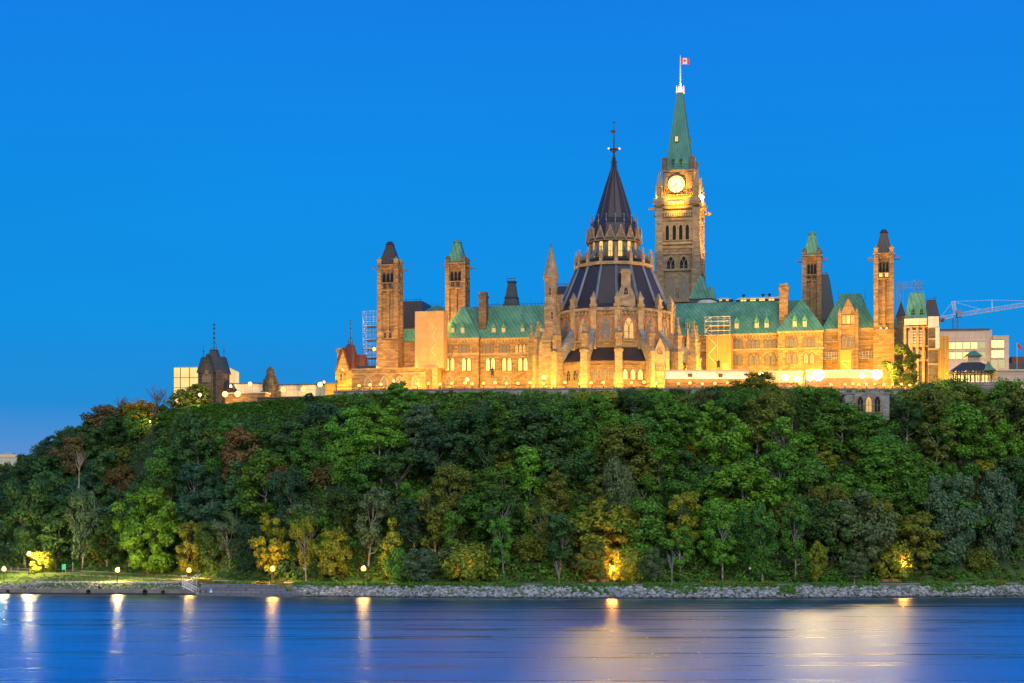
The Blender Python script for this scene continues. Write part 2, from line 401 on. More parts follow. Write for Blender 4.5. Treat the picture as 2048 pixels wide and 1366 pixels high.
# ------------------------------------------------------------------ river
m, t, b = newmat('river_water'); co = objco(t); t.nodes.remove(b)
b = N(t, 'ShaderNodeBsdfGlossy', distribution='BECKMANN'); b.inputs['Color'].default_value = (.74,.88,1,1)
wd = N(t, 'ShaderNodeBsdfDiffuse'); wd.inputs[0].default_value = (.0,.070,.42,1)
fr_ = N(t, 'ShaderNodeFresnel'); fr_.inputs[0].default_value = 1.333; wx = N(t, 'ShaderNodeMixShader'); wo = [n for n in t.nodes if n.type == 'OUTPUT_MATERIAL'][0]
L(t, fr_.outputs[0], wx.inputs[0]); L(t, wd.outputs[0], wx.inputs[1]); L(t, b.outputs[0], wx.inputs[2]); L(t, wx.outputs[0], wo.inputs[0])
na = noise_tex(t, co, 1.0, 4, .6, (.030,.30,1)); nb = noise_tex(t, co, 1.0, 5, .7, (.007,.085,1)); nc = noise_tex(t, co, 1.0, 4, .7, (.05,.55,1))
r1 = N(t, 'ShaderNodeMapRange'); r1.inputs[1].default_value = .43; r1.inputs[2].default_value = .57; r1.inputs[3].default_value = .25; r1.inputs[4].default_value = .41
ad = N(t, 'ShaderNodeMath', operation='MULTIPLY_ADD'); ad.inputs[1].default_value = .5; L(t, nc, ad.inputs[0])
hm = N(t, 'ShaderNodeMath', operation='MULTIPLY'); hm.inputs[1].default_value = .5; L(t, nb, hm.inputs[0]); L(t, hm.outputs[0], ad.inputs[2])
L(t, ad.outputs[0], r1.inputs[0]); L(t, r1.outputs[0], b.inputs['Roughness'])
sm = N(t, 'ShaderNodeMath', operation='ADD'); nb2 = N(t, 'ShaderNodeMath', operation='MULTIPLY_ADD'); nb2.inputs[1].default_value = 1.6; L(t, nb, nb2.inputs[0]); L(t, na, nb2.inputs[2]); L(t, nb2.outputs[0], sm.inputs[0])
s2 = N(t, 'ShaderNodeMath', operation='MULTIPLY'); s2.inputs[1].default_value = .5; L(t, nc, s2.inputs[0]); L(t, s2.outputs[0], sm.inputs[1])
bump(t, b, sm.outputs[0], .06, .25)
wm = MB().add([(-9000,-400,0),(9000,-400,0),(9000,14000,0),(-9000,14000,0)], [(0,1,2,3)])
tag(wm.build('water', 'river_water'), None, None, None, 'structure')
# ------------------------------------------------------------------ shoreline
def shore(u, t):                                     # a point t metres in from the waterline, on the sight line u
    d = float(I(u, T_DW))+t; x = (u-1024)/F_PX*d; return x, d
def rock(seed, r):
    bm = bmesh.new(); bmesh.ops.create_icosphere(bm, subdivisions=1, radius=r)
    rr = random.Random(seed); sx, sy, sz = rr.uniform(.8,1.25), rr.uniform(.7,1.1), rr.uniform(.55,.85)
    for v in bm.verts:
        k = 1+rr.uniform(-.28,.22); v.co = Vector((v.co.x*sx*k, v.co.y*sy*k, v.co.z*sz*k))
    V = [tuple(v.co) for v in bm.verts]; Fc = [tuple(v.index for v in f.verts) for f in bm.faces]; bm.free(); return V, Fc
m, t, b = newmat('rock'); co = objco(t); g = N(t, 'ShaderNodeNewGeometry'); oi = N(t, 'ShaderNodeObjectInfo')
ra = N(t, 'ShaderNodeMath', operation='ADD'); L(t, g.outputs['Random Per Island'], ra.inputs[0]); L(t, oi.outputs['Random'], ra.inputs[1])
rf = N(t, 'ShaderNodeMath', operation='FRACT'); L(t, ra.outputs[0], rf.inputs[0])
c = ramp(t, rf.outputs[0], [(0,(.15,.16,.175)),(.35,(.28,.29,.31)),(.7,(.42,.43,.44)),(1,(.58,.58,.57))])
n = noise_tex(t, co, 2.2, 5, .7); c = mixc(t, ramp(t, n, [(.4,(0,0,0)),(.75,(.7,.7,.7))]), c, (.14,.13,.12))
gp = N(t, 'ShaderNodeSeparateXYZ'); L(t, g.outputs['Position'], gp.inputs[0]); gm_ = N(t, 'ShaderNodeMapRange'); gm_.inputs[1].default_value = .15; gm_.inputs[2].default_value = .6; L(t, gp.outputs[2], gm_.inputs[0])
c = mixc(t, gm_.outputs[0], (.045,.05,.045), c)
L(t, c, b.inputs['Base Color']); b.inputs['Roughness'].default_value = .9
rocks = [rock(s, 1.0) for s in range(8)]
def shoreline_strip(name, prof, u0, u1, n, mat, kind=None):   # a bank or wall following the waterline: prof = (t, z)
    us = np.linspace(u0, u1, n); mb = MB(); k = len(prof); V = []
    for u in us:
        for tq, z in prof:
            x, y = shore(u, tq); V.append((x, y, z))
    Fq = [(i*k+j, (i+1)*k+j, (i+1)*k+(j+1) % k, i*k+(j+1) % k) for i in range(n-1) for j in range(k)]
    Fq += [tuple(range(k-1,-1,-1)), tuple(range((n-1)*k, n*k))]
    mb.add(V, Fq); return mb.build(name, mat)
RV = MB(); rr = random.Random(3)
for i in range(3800):
    u = rr.uniform(585, 2120); tq = rr.uniform(-.6, 5.4); x, y = shore(u, tq)
    r = rr.uniform(.26, .52); z = 2.45*max(0, min(1, (tq+.2)/5.2))
    V, Fc = rocks[i % 8]; M = Matrix.Rotation(rr.uniform(0,6.3),3,'Z') @ Matrix.Rotation(rr.uniform(-.6,.6),3,'X')
    RV.add([M @ (Vector(p)*r)+Vector((x,y,z)) for p in V], Fc)
for i in range(1500):                               # rubble beach behind the quay
    u = rr.uniform(-30, 425); tq = rr.uniform(2, 9.5) if u > 60 else rr.uniform(2, 5); x, y = shore(u, tq)
    r = rr.uniform(.16, .34); z = gz(x, y)+.05
    V, Fc = rocks[i % 8]; M = Matrix.Rotation(rr.uniform(0,6.3),3,'Z')
    RV.add([M @ (Vector(p)*r)+Vector((x,y,z)) for p in V], Fc)
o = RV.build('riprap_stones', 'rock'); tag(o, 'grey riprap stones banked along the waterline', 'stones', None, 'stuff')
rmesh = []
for V, Fc in rocks:
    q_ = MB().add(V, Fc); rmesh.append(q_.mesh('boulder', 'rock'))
for i in range(150):
    u = 600+i*(1450/149)+rr.uniform(-4, 4); tq = rr.uniform(.1, 3.6); x, y = shore(u, tq); r = rr.uniform(.45, .7)
    o = link('boulder', rmesh[i % 8], None, (x, y, 2.45*max(0, tq+.2)/5.2+.12), rr.uniform(0, 6.3), (r, r, r*.9))
    later(o, 'large pale boulder in the shoreline riprap', u, 'below', 'boulder', 'boulders along the waterline')
shoreline_strip('riverbank', [(-3,-2.5),(5.6,2.6),(5.6,-2.5)], 575, 2300, 120, 'concrete')['kind'] = 'structure'
# quay on the left
qy = shoreline_strip('quay_wall', [(-.6,-2),(-.6,1.35),(1.7,1.38),(1.7,-2)], -80, 392, 24, 'concrete')
tag(qy, 'long low concrete quay wall along the water on the left', 'quay')
dk = shoreline_strip('waterline_band', [(-.72,-2),(-.72,.42),(-.58,.42),(-.58,-2)], -80, 391, 24, 'dark_concrete', None); dk.parent = qy
# block wall between gangway and riprap
bw = thing('block_wall', 'stepped grey stone block wall beside the gangway', 'wall')
for r_ in range(4):
    mb = MB(); n_ = 11-r_
    for k in range(n_):
        ua, ub = 392+(k+.5*(r_%2))*20, 392+(k+1+.5*(r_%2))*20-.6
        x0, y0 = shore(ua, -.4+.35*r_); x1, y1 = shore(ub, -.4+.35*r_); z = -.35+.78*r_
        mb.add([(x0,y0,z),(x1,y1,z),(x1,y1+2,z),(x0,y0+2,z),(x0,y0,z+.74),(x1,y1,z+.74),(x1,y1+2,z+.74),(x0,y0+2,z+.74)],
               [(0,3,2,1),(4,5,6,7),(0,1,5,4),(1,2,6,5),(2,3,7,6),(3,0,4,7)])
    mb.build('course', 'grey_stone', bw)
for u, ln in ((177,.62),(290,.7),(326,.5),(16,.45)):
    x, y = shore(u, -.85)
    mb = MB(); pr = []
    for k in range(9):
        a = 2*PI*k/8; pr.append((ln*.62+ln*.3*math.cos(a), ln*.3*math.sin(a)))
    mb.lathe(pr, 14); mb.xf(Matrix.Rotation(PI/2, 4, 'X'))
    o = mb.build('tyre_fender', 'tyre_rubber', None, True); o.location = (x, y-.1, .75)
    later(o, 'black round tyre fender hung on the quay wall', u, 'below', 'fender', 'tyre fenders on the quay')
# gangway with white rails
x, y = shore(378, -1.0)
gw = thing('gangway', 'white metal gangway with railings going down to the water', 'gangway', (x, y, 0), -.1)
MB().add([(-1.6,0,2.2),(2.4,0,.35),(2.4,1.4,.35),(-1.6,1.4,2.2),(-1.6,0,2.0),(2.4,0,.15),(2.4,1.4,.15),(-1.6,1.4,2.0)],
         [(0,1,2,3),(4,7,6,5),(0,4,5,1),(1,5,6,2),(2,6,7,3),(3,7,4,0)]).build('deck', 'white_metal', gw)
for yy in (0, 1.4):
    mb = MB(); mb.tube((-1.6,yy,3.4),(2.4,yy,1.55),.06); mb.tube((-1.6,yy,2.8),(2.4,yy,.95),.04)
    for k in range(8):
        f = k/7; mb.tube((-1.6+4*f,yy,2.2-1.85*f),(-1.6+4*f,yy,3.4-1.85*f),.05)
    mb.build('railing', 'white_metal', gw)
mb = MB(); mb.tube((-1.7,.7,2),(-1.7,.7,4.6),.09); mb.box(-2.1,-.7,.5,.9,4.45,4.75); mb.build('gate_post', 'white_metal', gw)
mb = MB(); mb.tube((-.9,1.6,3.2),(1.2,2.6,5.0),.07); mb.tube((0,1.6,3.0),(2.1,2.6,5.0),.07); mb.tube((-.9,1.6,1.5),(-.9,1.6,3.2),.07); mb.tube((1.2,2.6,2.5),(1.2,2.6,5),.06); mb.build('stair_rail', 'white_metal', gw)
# waterside path, draped
def drape(name, pts, w, mat, lift=.04, kind='structure', n=80):
    ps = []
    for i in range(n):
        f = i/(n-1)*(len(pts)-1); k = min(int(f), len(pts)-2); g_ = f-k
        u = pts[k][0]*(1-g_)+pts[k+1][0]*g_; tq = pts[k][1]*(1-g_)+pts[k+1][1]*g_; ps.append(Vector(shore(u, tq)))
    mb = MB(); V = []
    for i, p in enumerate(ps):
        d = (ps[min(i+1,n-1)]-ps[max(i-1,0)]).normalized(); nn = Vector((-d.y, d.x))
        for s_ in (-1, -.33, .33, 1):
            a = p+nn*w/2*s_; V.append((a.x, a.y, gz(a.x, a.y)+lift))
    mb.add(V, [(i*4+j, i*4+4+j, i*4+5+j, i*4+1+j) for i in range(n-1) for j in range(3)])
    o = mb.build(name, mat); tag(o, None, None, None, kind); return o
plain('path_gravel', (.36,.31,.26), .95, 0, .2, .5)
drape('path', [(-60,44),(60,36),(180,27),(300,18),(400,13),(520,11),(700,9.5),(1000,8.6),(1500,8.4),(2120,8.6)], 2.6, 'path_gravel', .05, 'structure', 220)
drape('footpath', [(-40,47),(100,45),(230,35),(330,27),(420,17)], 1.6, 'path_gravel', .09)
# ------------------------------------------------------------------ buildings on the hill
def pinnacle(mb, x, y, z, w, h, cap=.5):            # square shaft with a small gabled cap and pyramid
    a = w/2
    mb.box(x-a, x+a, y-a, y+a, z, z+h*(1-cap)); k = z+h*(1-cap)
    mb.box(x-a*1.25, x+a*1.25, y-a*1.25, y+a*1.25, k, k+w*.25)
    mb.taper(x-a, x+a, y-a, y+a, k+w*.25, x-.05, x+.05, y-.05, y+.05, z+h)
    return mb
def hip(mb, x0, x1, y0, y1, z0, X0, X1, Y0, Y1, z1): return mb.taper(x0, x1, y0, y1, z0, X0, X1, Y0, Y1, z1)
TG = 'slim square stone towers'
def vent_tower(label, pxl, pxr, d, yc, yb, y_led, roof, wall='sandstone', glass='dark_glass', lit_low=None):
    # yc: rows of (cap top, cap base, cornice, belfry top, belfry sill, panel top, panel bottom)
    pc = (pxl+pxr)/2; F = Frame(pc, d); T = F.thing('stone_tower', label, 'tower', TG)
    x0, x1 = F.x(pxl), F.x(pxr); w = (x1-x0); h = w/2; z = F.z
    ct, cb, co_, bt, bs, pt_, pb_ = yc; ztop = z(co_)
    zb = -1
    b = MB(); b.box(-h+.75, h-.75, .75, w-.75, zb, ztop)
    for zz, e, hh in ((z(y_led), .28, .5), (z(pt_)+.15, .12, .35), (z(bs)-.4, .10, .3), (ztop-.1, .22, .45)):
        b.box(-h-e, h+e, -e, w+e, zz, zz+hh)
    b.box(-h-.2, h+.2, -.2, w+.2, zb, z(y_led)-.01)
    b.build('wall', wall, T)
    zt, zp = z(pt_), z(pb_)
    for sx in (-1, 1):
        for sy in (0, 1):
            q = MB(); cx = sx*(h-.55); cy = .55 if sy == 0 else w-.55
            q.box(cx-.62, cx+.62, cy-.62, cy+.62, z(y_led)+.3, ztop-.2); q.build('corner_buttress', wall, T)
            q = MB(); pinnacle(q, cx, cy, ztop+.3, 1.15, z(cb-16)-z(cb), .45); q.build('pinnacle', 'dark_trim' if roof == 'green_copper' else 'trim_stone', T)
            g = MB(); gz_ = ztop-1.0; g.box(min(sx*h, sx*(h+1.7)), max(sx*h, sx*(h+1.7)), cy-.16, cy+.16, gz_, gz_+.3); g.build('gargoyle', 'dark_trim', T)
    for bx in ((-.42, .42, .25, .9, zp, zt), (h-.9, h-.25, w/2-.4, w/2+.4, zp, zt)): MB().box(*bx).build('pilaster', wall, T)
    for bx in ((-h+1.1, h-1.1, .18, .9, zt, z(bs)-.45), (-h+1.1, h-1.1, .18, .9, z(y_led)+.5, zp), (h-.9, h-.18, 1.2, w-1.2, zt, z(bs)-.45), (-h+1.1, h-1.1, .2, .9, z(bt)+.9, ztop-.12)): MB().box(*bx).build('panel', wall, T)
    bw = (w-2.6)/3; bh = z(bt)-z(bs)
    for k in (-1, 0, 1):
        window(T, k*bw*1.02, .72, z(bs), bw*.72, bh, glass, .1, 'dark_trim', 'plain', 0, 'belfry_window')
        window(T, h-.72, w/2+k*bw, z(bs), bw*.72, bh, glass, .1, 'dark_trim', 'plain', PI/2, 'belfry_window')
    for k in (-.8, .8):
        window(T, k, .15, z(pt_)+.9, .8, 1.2, lit_low or 'dark_glass', .1, 'dark_trim', 'rect', 0, 'small_window')
        window(T, k, .15, z(pb_)-2.0, .7, 1.5, ('bright_window' if lit_low else 'dark_glass'), .1, 'dark_trim', 'lancet1', 0, 'small_window')
    r = MB(); zc0, zc1 = z(cb), z(ct); e = .5
    r.box(-h+e, h-e, e, w-e, ztop+.3, zc0); r.taper(-h+e-.15, h-e+.15, e-.15, w-e+.15, zc0, -.9, .9, w/2-.9, w/2+.9, zc1-.8)
    r.taper(-1.17, 1.17, w/2-1.17, w/2+1.17, zc1-1.0, -.55, .55, w/2-.55, w/2+.55, zc1)
    r.build('roof', roof, T)
    return T, F
vent_tower('slim stone tower with dark cap and pale base, beside the white scaffolding', 755, 795, 566, (480,526,531,545,564,582,662), 735, 684, 'dark_copper')
vent_tower('slim stone tower with green cap behind the left wing roof', 891, 930, 566, (476,523,527,542,561,578,662), 735, 690, 'green_copper')
vent_tower('dark-stained stone tower with green cap behind the right wing roof', 1605, 1642, 552, (460,507,512,527,548,563,655), 735, 690, 'green_copper')
lamp_light('tower_uplight', bpy.data.objects['stone_tower.002'], (-2.6, -4.5, at(1610,648,548).z-Z0), 3800, (1,.54,.06), .3)
vent_tower('bright floodlit tower with purple-brown cap on the right', 1748, 1787, 530, (456,504,508,523,544,560,650), 760, 662, 'dark_copper', 'sandstone', 'dark_glass', 'bright_window')
# ---- clock tower
F = Frame(1355, 615); z = F.z
T = F.thing('clock_tower', 'tallest stone tower with lit clock, green spire and flag mast', 'tower')
xl, xr = F.x(1310), F.x(1400); w = xr-xl; h = w/2; S_ = 'pale_sandstone'
zb = 0; zbal = z(402)
a = F.x(1326); bq = F.x(1384); fi = .9
b = MB(); b.box(-h+fi, h-fi, fi, w-fi, zb, zbal-.2)
for yy, e in ((604,.3),(541,.25),(508,.1),(496,.3),(488,.2),(440,.15),(425,.2),(415,.35)):
    b.box(-h-.1+.5-e, h+.1-.5+e, .5-e, w-.5+e, z(yy), z(yy)+.7)
b.box(-h-.5, h+.5, -.5, w+.5, zbal-1.0, zbal)
b.build('wall', S_, T)
for sx in (-1, 1):
    for sy in (0, 1):
        q = MB(); bwd = F.x(1400)-F.x(1384); cx = sx*(h-bwd/2); cy = bwd/2 if sy == 0 else w-bwd/2; k = bwd/2
        q.box(cx-k-.25, cx+k+.25, cy-k-.25, cy+k+.25, 0, z(541)); q.box(cx-k, cx+k, cy-k, cy+k, z(541), z(488))
        q.taper(cx-k-.25, cx+k+.25, cy-k-.25, cy+k+.25, z(541), cx-k, cx+k, cy-k, cy+k, z(535))
        q.box(cx-k+.15, cx+k-.15, cy-k+.15, cy+k-.15, z(488), zbal-1)
        q.build('corner_buttress', S_, T)
        q = MB(); kk = k*.82                           # corner turret beside the clock, with its own spirelet
        for ox in (-1, 1):
            for oy in (-1, 1): q.box(cx+ox*kk*.8-.28, cx+ox*kk*.8+.28, cy+oy*kk*.8-.28, cy+oy*kk*.8+.28, zbal, z(372))
        q.box(cx-kk*.55, cx+kk*.55, cy-kk*.55, cy+kk*.55, zbal, z(372))
        q.box(cx-kk*1.1, cx+kk*1.1, cy-kk*1.1, cy+kk*1.1, z(372), z(370)); q.taper(cx-kk, cx+kk, cy-kk, cy+kk, z(370), cx-.12, cx+.12, cy-.12, cy+.12, z(340))
        q.box(cx-.35, cx+.35, cy-.35, cy+.35, z(343), z(341)); q.build('corner_turret', 'trim_stone', T)
        g = MB(); g.box(min(sx*h, sx*(h+2.2)), max(sx*h, sx*(h+2.2)), cy-.45, cy+.45, z(417), z(417)+.7); g.build('gargoyle', 'trim_stone', T)
xs4 = [F.x(p)-.0 for p in (1334,1348,1361,1374)]
for x in xs4:
    window(T, x, fi-.03, z(479), 1.15, z(448)-z(479), 'dark_glass', .22, 'trim_stone', 'plain', 0, 'belfry_opening')
    window(T, h-fi+.03, w/2+(x), z(479), 1.15, z(448)-z(479), 'dark_glass', .22, 'trim_stone', 'plain', PI/2, 'belfry_opening')
for px in (1341, 1367):
    x = F.x(px)
    window(T, x, fi-.03, z(540), 2.5, z(512)-z(540), 'dark_glass', .5, 'pale_sandstone', 'lancet2', 0, 'tracery_window')
    window(T, x, fi-.03, z(598), 2.3, z(552)-z(598), 'leaded_glass', .35, 'pale_sandstone', 'lancet2', 0, 'tracery_window')
    window(T, h-fi+.03, w/2+x, z(540), 2.5, z(512)-z(540), 'dark_glass', .5, 'pale_sandstone', 'lancet2', PI/2, 'tracery_window')
ar = MB()
for k in range(12):
    x = a+.5+(bq-a-1)*k/11; ar.box(x-.16, x+.16, .3, .8, z(432), z(425)); ar.box(x-.2, x+.2, .25, .8, z(411), z(404)-.3)
ar.build('arcade', 'trim_stone', T)
ca, cb_ = F.x(1325, 2), F.x(1386, 2); cw = (cb_-ca)/2; cyf = 2.0; cyb = w-2.0
s = MB(); s.box(-cw, cw, cyf, cyb, zbal, z(338)); s.box(-cw-.3, cw+.3, cyf-.3, cyb+.3, z(338)-.5, z(338)+.2)
s.box(-cw+.3, -cw+1.6, cyf-.35, cyf+.2, zbal, z(343)); s.box(cw-1.6, cw-.3, cyf-.35, cyf+.2, zbal, z(343))
for k in range(11): x = -cw+1.9+(2*cw-3.8)*k/10; s.box(x-.2, x+.2, cyf-.3, cyf+.1, z(348), z(343))
s.build('clock_stage', 'sandstone', T)
par = MB(); par.box(-h-.4, h+.4, -.42, -.15, zbal, zbal+1.1); par.box(h+.15, h+.42, -.15, w+.4, zbal, zbal+1.1); par.build('balcony', 'trim_stone', T)
for px in (1340,1348,1356,1364):
    x = F.x(px); MB().xz([(x-.5,0),(x,-.55),(x+.5,0),(x+.5,.6),(x-.5,.6)], -.75, -.5).xf(Matrix.Translation((0,0,z(404)-.4))).build('shield', 'white_panel', T)
zc = z(369, 0, 2); R = 17/6.24
def clock(y, rz, x0):
    M = Matrix.Translation((x0, y, zc)) @ Matrix.Rotation(rz, 4, 'Z')
    f = MB()
    f.xz([(R*math.sin(2*PI*k/40), R*math.cos(2*PI*k/40)) for k in range(40)], -.5, -.05); f.xf(M); fo = f.build('clock_face', 'clock_glow', T)
    g = MB(); o_ = [(1.10*R*math.sin(2*PI*k/40), 1.10*R*math.cos(2*PI*k/40)) for k in range(40)]; i_ = [(.99*R*math.sin(2*PI*k/40), .99*R*math.cos(2*PI*k/40)) for k in range(40)]
    g.ringxz(o_, i_, -.75, -.04); g.ringxz([(p*.72/1.1, q*.72/1.1) for p, q in o_], [(p*.69/1.1, q*.69/1.1) for p, q in o_], -.56, -.48)
    g.xf(M); g.build('rim', 'clock_iron', fo)
    g = MB()
    for k in range(12):
        an = 2*PI*k/12
        for off in ((-.09, .09) if k % 3 else (-.16, 0, .16)):
            c_, s_ = math.cos(an), math.sin(an); p = [(off-.045,.72*R),(off+.045,.72*R),(off+.045,.96*R),(off-.045,.96*R)]
            g.xz([(x*c_+zz*s_, -x*s_+zz*c_) for x, zz in p], -.55, -.47)
    g.xf(M); g.build('numerals', 'clock_iron', fo)
    for an, ln, wd, yy in ((2*PI*40/60, .86, .13, -.62), (2*PI*(7+40/60)/12, .58, .2, -.58)):
        g = MB(); c_, s_ = math.cos(an), math.sin(an); p = [(-wd,-.18*R),(wd,-.18*R),(wd*.4,ln*R),(-wd*.4,ln*R)]
        g.xz([(x*c_+zz*s_, -x*s_+zz*c_) for x, zz in p], yy, yy+.03); g.xf(M); g.build('hand', 'clock_iron', fo)
    g = MB()
    hf = R*1.28
    g.ringxz([(-hf,-hf),(hf,-hf),(hf,hf),(-hf,hf)], [(-hf+.35,-hf+.35),(hf-.35,-hf+.35),(hf-.35,hf-.35),(-hf+.35,hf-.35)], -.3, -.01); g.xf(M); g.build('clock_surround', 'trim_stone', T)
clock(cyf, 0, F.x(1353,2)); 
r = MB(); rw = F.x(1385,3)-F.x(1325,3); rw = rw/2-.35; my = w/2
zr0, zr1 = z(338)+.2, z(186, 0, my); tw = .95
r.box(-rw, rw, my-rw, my+rw, zr0, z(334)); r.taper(-rw, rw, my-rw, my+rw, z(334), -rw*.86, rw*.86, my-rw*.86, my+rw*.86, z(310)); r.taper(-rw*.86, rw*.86, my-rw*.86, my+rw*.86, z(310), -tw, tw, my-tw, my+tw, zr1)
r.build('spire_roof', 'green_spire', T)
for sx in (-1, 1):
    for sy in (-1, 1):
        q = MB(); cx, cy = sx*(rw+.05), my+sy*(rw+.05); q.box(cx-.75, cx+.75, cy-.75, cy+.75, zr0, z(314)); q.box(cx-.85, cx+.85, cy-.85, cy+.85, z(314), z(311)); q.build('roof_pier', 'dark_trim', T)
def slope_y(py): f = (z(py)-z(310))/(zr1-z(310)); return my-(rw*.86*(1-f)+tw*f)
for px in (1346, 1362): window(T, F.x(px,3), slope_y(326)-.28, z(327), .8, 2.0, 'dark_glass', .18, 'green_spire', 'rect', 0, 'roof_slot')
window(T, F.x(1354,5), slope_y(276)-.2, z(277), .8, 1.5, 'spire_window', .3, 'green_spire', 'rect', 0, 'roof_light')
window(T, 2*my-slope_y(276)-my+.2, my, z(277), .8, 1.5, 'spire_window', .3, 'green_spire', 'rect', PI/2, 'roof_light')
lt = MB(); lt.box(-1.25, 1.25, my-1.25, my+1.25, zr1, zr1+.4)
for k in range(8):
    an = PI/4*k+PI/8; lt.tube((1.2*math.sin(an), my+1.2*math.cos(an), zr1+.4), (1.25*math.sin(an), my+1.25*math.cos(an), z(172,0,my)), .16, .05)
lt.build('lantern_crown', 'crown_light', T)
ms = MB(); ms.path([(0,my,zr1), (0,my,z(144,0,my)), (0,my,z(111,0,my))], [.28,.26,.09]); ms.build('mast', 'crane_white', T)
fl = thing('flag', 'red and white flag with a red leaf flying over the clock tower', 'flag', F.world(0, my, z(128,0,my)), -.15)
m, t, b = newmat('flag_cloth'); s_ = N(t, 'ShaderNodeSeparateXYZ'); L(t, objco(t), s_.inputs[0])
gt = N(t, 'ShaderNodeMath', operation='GREATER_THAN'); gt.inputs[1].default_value = .72
ab = N(t, 'ShaderNodeMath', operation='SUBTRACT'); ab.inputs[1].default_value = 1.5; L(t, s_.outputs[0], ab.inputs[0])
aa = N(t, 'ShaderNodeMath', operation='ABSOLUTE'); L(t, ab.outputs[0], aa.inputs[0]); L(t, aa.outputs[0], gt.inputs[0])
L(t, mixc(t, gt.outputs[0], (.85,.80,.78), (.75,.03,.05)), b.inputs['Base Color'])
plain('leaf_red', (.70,.05,.05), .8)
fb = MB(); n_ = 14; V = []
wob = lambda x, zz: .22*math.sin(x*2.6+zz*.5)*min(1, x)
for i in range(n_+1):
    for j in range(5): x = .15+2.75*i/n_; zz = .5*j-.10*x; V.append((x, wob(x, zz), zz))
fb.add(V, [(i*5+j, i*5+5+j, i*5+6+j, i*5+1+j) for i in range(n_) for j in range(4)]); fb.build('cloth', 'flag_cloth', fl, True)
lp = [(0,-.75),(.06,-.3),(.5,-.35),(.42,-.18),(.8,.12),(.66,.18),(.7,.42),(.44,.34),(.3,.32),(.32,.75),(.18,.66),(0,1)]
lp = lp+[(-x, zz) for x, zz in lp[-2:0:-1]]
for sgn in (-1, 1):
    V = [(1.5+.62*x, wob(1.5+.62*x, .9)+sgn*.03, .87+.62*zz) for x, zz in lp]
    MB().add(V, [tuple(range(len(V)))]).build('leaf', 'leaf_red', fl)
# lights of the clock stage
for px, ly, pw in ((1334,-.1,900),(1355,-.3,700),(1376,-.1,900)):
    lamp_light('clock_floodlight', T, (F.x(px), ly+.3, zbal+.5), pw*1.8, (1,.55,.02), .25)
lamp_light('roof_floodlight', T, (-3, -24, z(614)), 800000, (1,.50,.008), .8, 'SPOT', (.08, .70, 1), 12)
for sx in (-1, 1): lamp_light('clock_floodlight', T, (sx*(h+.1), -.1, zbal+.9), 3200, (1,.53,.02), .2)
fh = MB().ball((h+.45, .2, zbal+.9), .75); fo = fh.build('floodlight_lens', 'flood_lens', T)
lamp_light('clock_floodlight', T, (h+1.2, 3, zbal+1.5), 9000, (1,.55,.08), .3)
lamp_light('mast_light', T, (1.3, my-1.4, zr1+2.5), 500, (1,.6,.5), .2)
lamp_light('roof_floodlight', T, (h+16, w/2, z(600)), 260000, (1,.42,.04), .8, 'SPOT', (-.42, 0, 1), 60)
lamp_light('roof_floodlight', T, (0, -22, z(612)), 40000, (1,.66,.28), .8, 'SPOT', (0, .42, 1), 70)
# ---- library: sixteen sided, one corner towards the river
LX = 1228; LD = 522; K = LD/F_PX
LB = thing('round_library', 'round stone library with dark tiered roof, flying buttresses and thin spire', 'library', at(LX, HORIZ, LD).xy.to_3d()+Vector((0,0,Z0)))
zl = lambda py, r=0: CAM_Z+(HORIZ-py)/F_PX*(LD-r)-Z0
NB = 16; R0 = 117.5*K; RB = 20.2; RP = 22.6
def ring(mb, part, r=1): pass
def bays(k): return -PI+2*PI*k/NB
VIS = [k for k in range(NB)]
b = MB(); b.lathe([(R0,0),(R0,zl(628,R0)),(R0+.35,zl(628,R0)),(R0+.35,zl(624,R0)),(R0+.1,zl(624,R0)),(R0+.1,zl(620,R0)),(R0+.6,zl(620,R0)),(R0+.6,zl(614,R0)),(R0-1,zl(614,R0))], NB)
b.build('drum_wall', 'pale_sandstone', LB)
b = MB()
for k in range(96):
    an = 2*PI*k/96; x, y = (R0+.35)*math.sin(an), -(R0+.35)*math.cos(an); b.box(x-.14, x+.14, y-.14, y+.14, zl(628,R0)+.05, zl(621,R0))
b.build('corbels', 'trim_stone', LB)
b = MB(); b.lathe([(RB,0),(RB,zl(727,RB)),(RB+.3,zl(727,RB)),(RB+.3,zl(721,RB)),(RB-1,zl(721,RB))], NB); b.build('lower_wall', 'sandstone', LB)
b = MB(); b.lathe([(RB+.7,zl(721,RB)+.02),(R0+.05,zl(694,R0)),(R0+.05,zl(721,RB)+.02)], NB); b.build('lower_roof', 'library_copper', LB)
rings = [(R0+.35,zl(614,R0)+.03),(R0*.94,zl(604,R0)),(76*K,zl(529,10.5)),(76*K,zl(527,10.5))]
b = MB(); b.lathe(rings, NB); b.build('main_roof', 'library_copper', LB)
rib = MB()
for k in range(NB):
    an = 2*PI*k/NB
    for (ra, za), (rb, zb_) in zip(rings[:-2], rings[1:-1]):
        p = Vector((ra*math.sin(an), -ra*math.cos(an), za+.1)); q_ = Vector((rb*math.sin(an), -rb*math.cos(an), zb_+.1)); rib.tube(p, q_, .42, .34, 4)
rib.build('roof_ribs', 'lead_rib', LB)
RL = 76*K
b = MB(); b.lathe([(RL+.5,zl(528,RL)),(RL+.6,zl(522,RL)),(RL+.2,zl(521,RL)),(RL-.4,zl(521,RL)),(RL-.5,zl(526,RL))], NB); b.build('gallery', 'trim_stone', LB)
b = MB()
for k in range(NB*6):
    an = 2*PI*k/(NB*6); b.box(RL*math.sin(an)-.10, RL*math.sin(an)+.10, -RL*math.cos(an)-.1, -RL*math.cos(an)+.1, zl(521,RL), zl(515.5,RL))
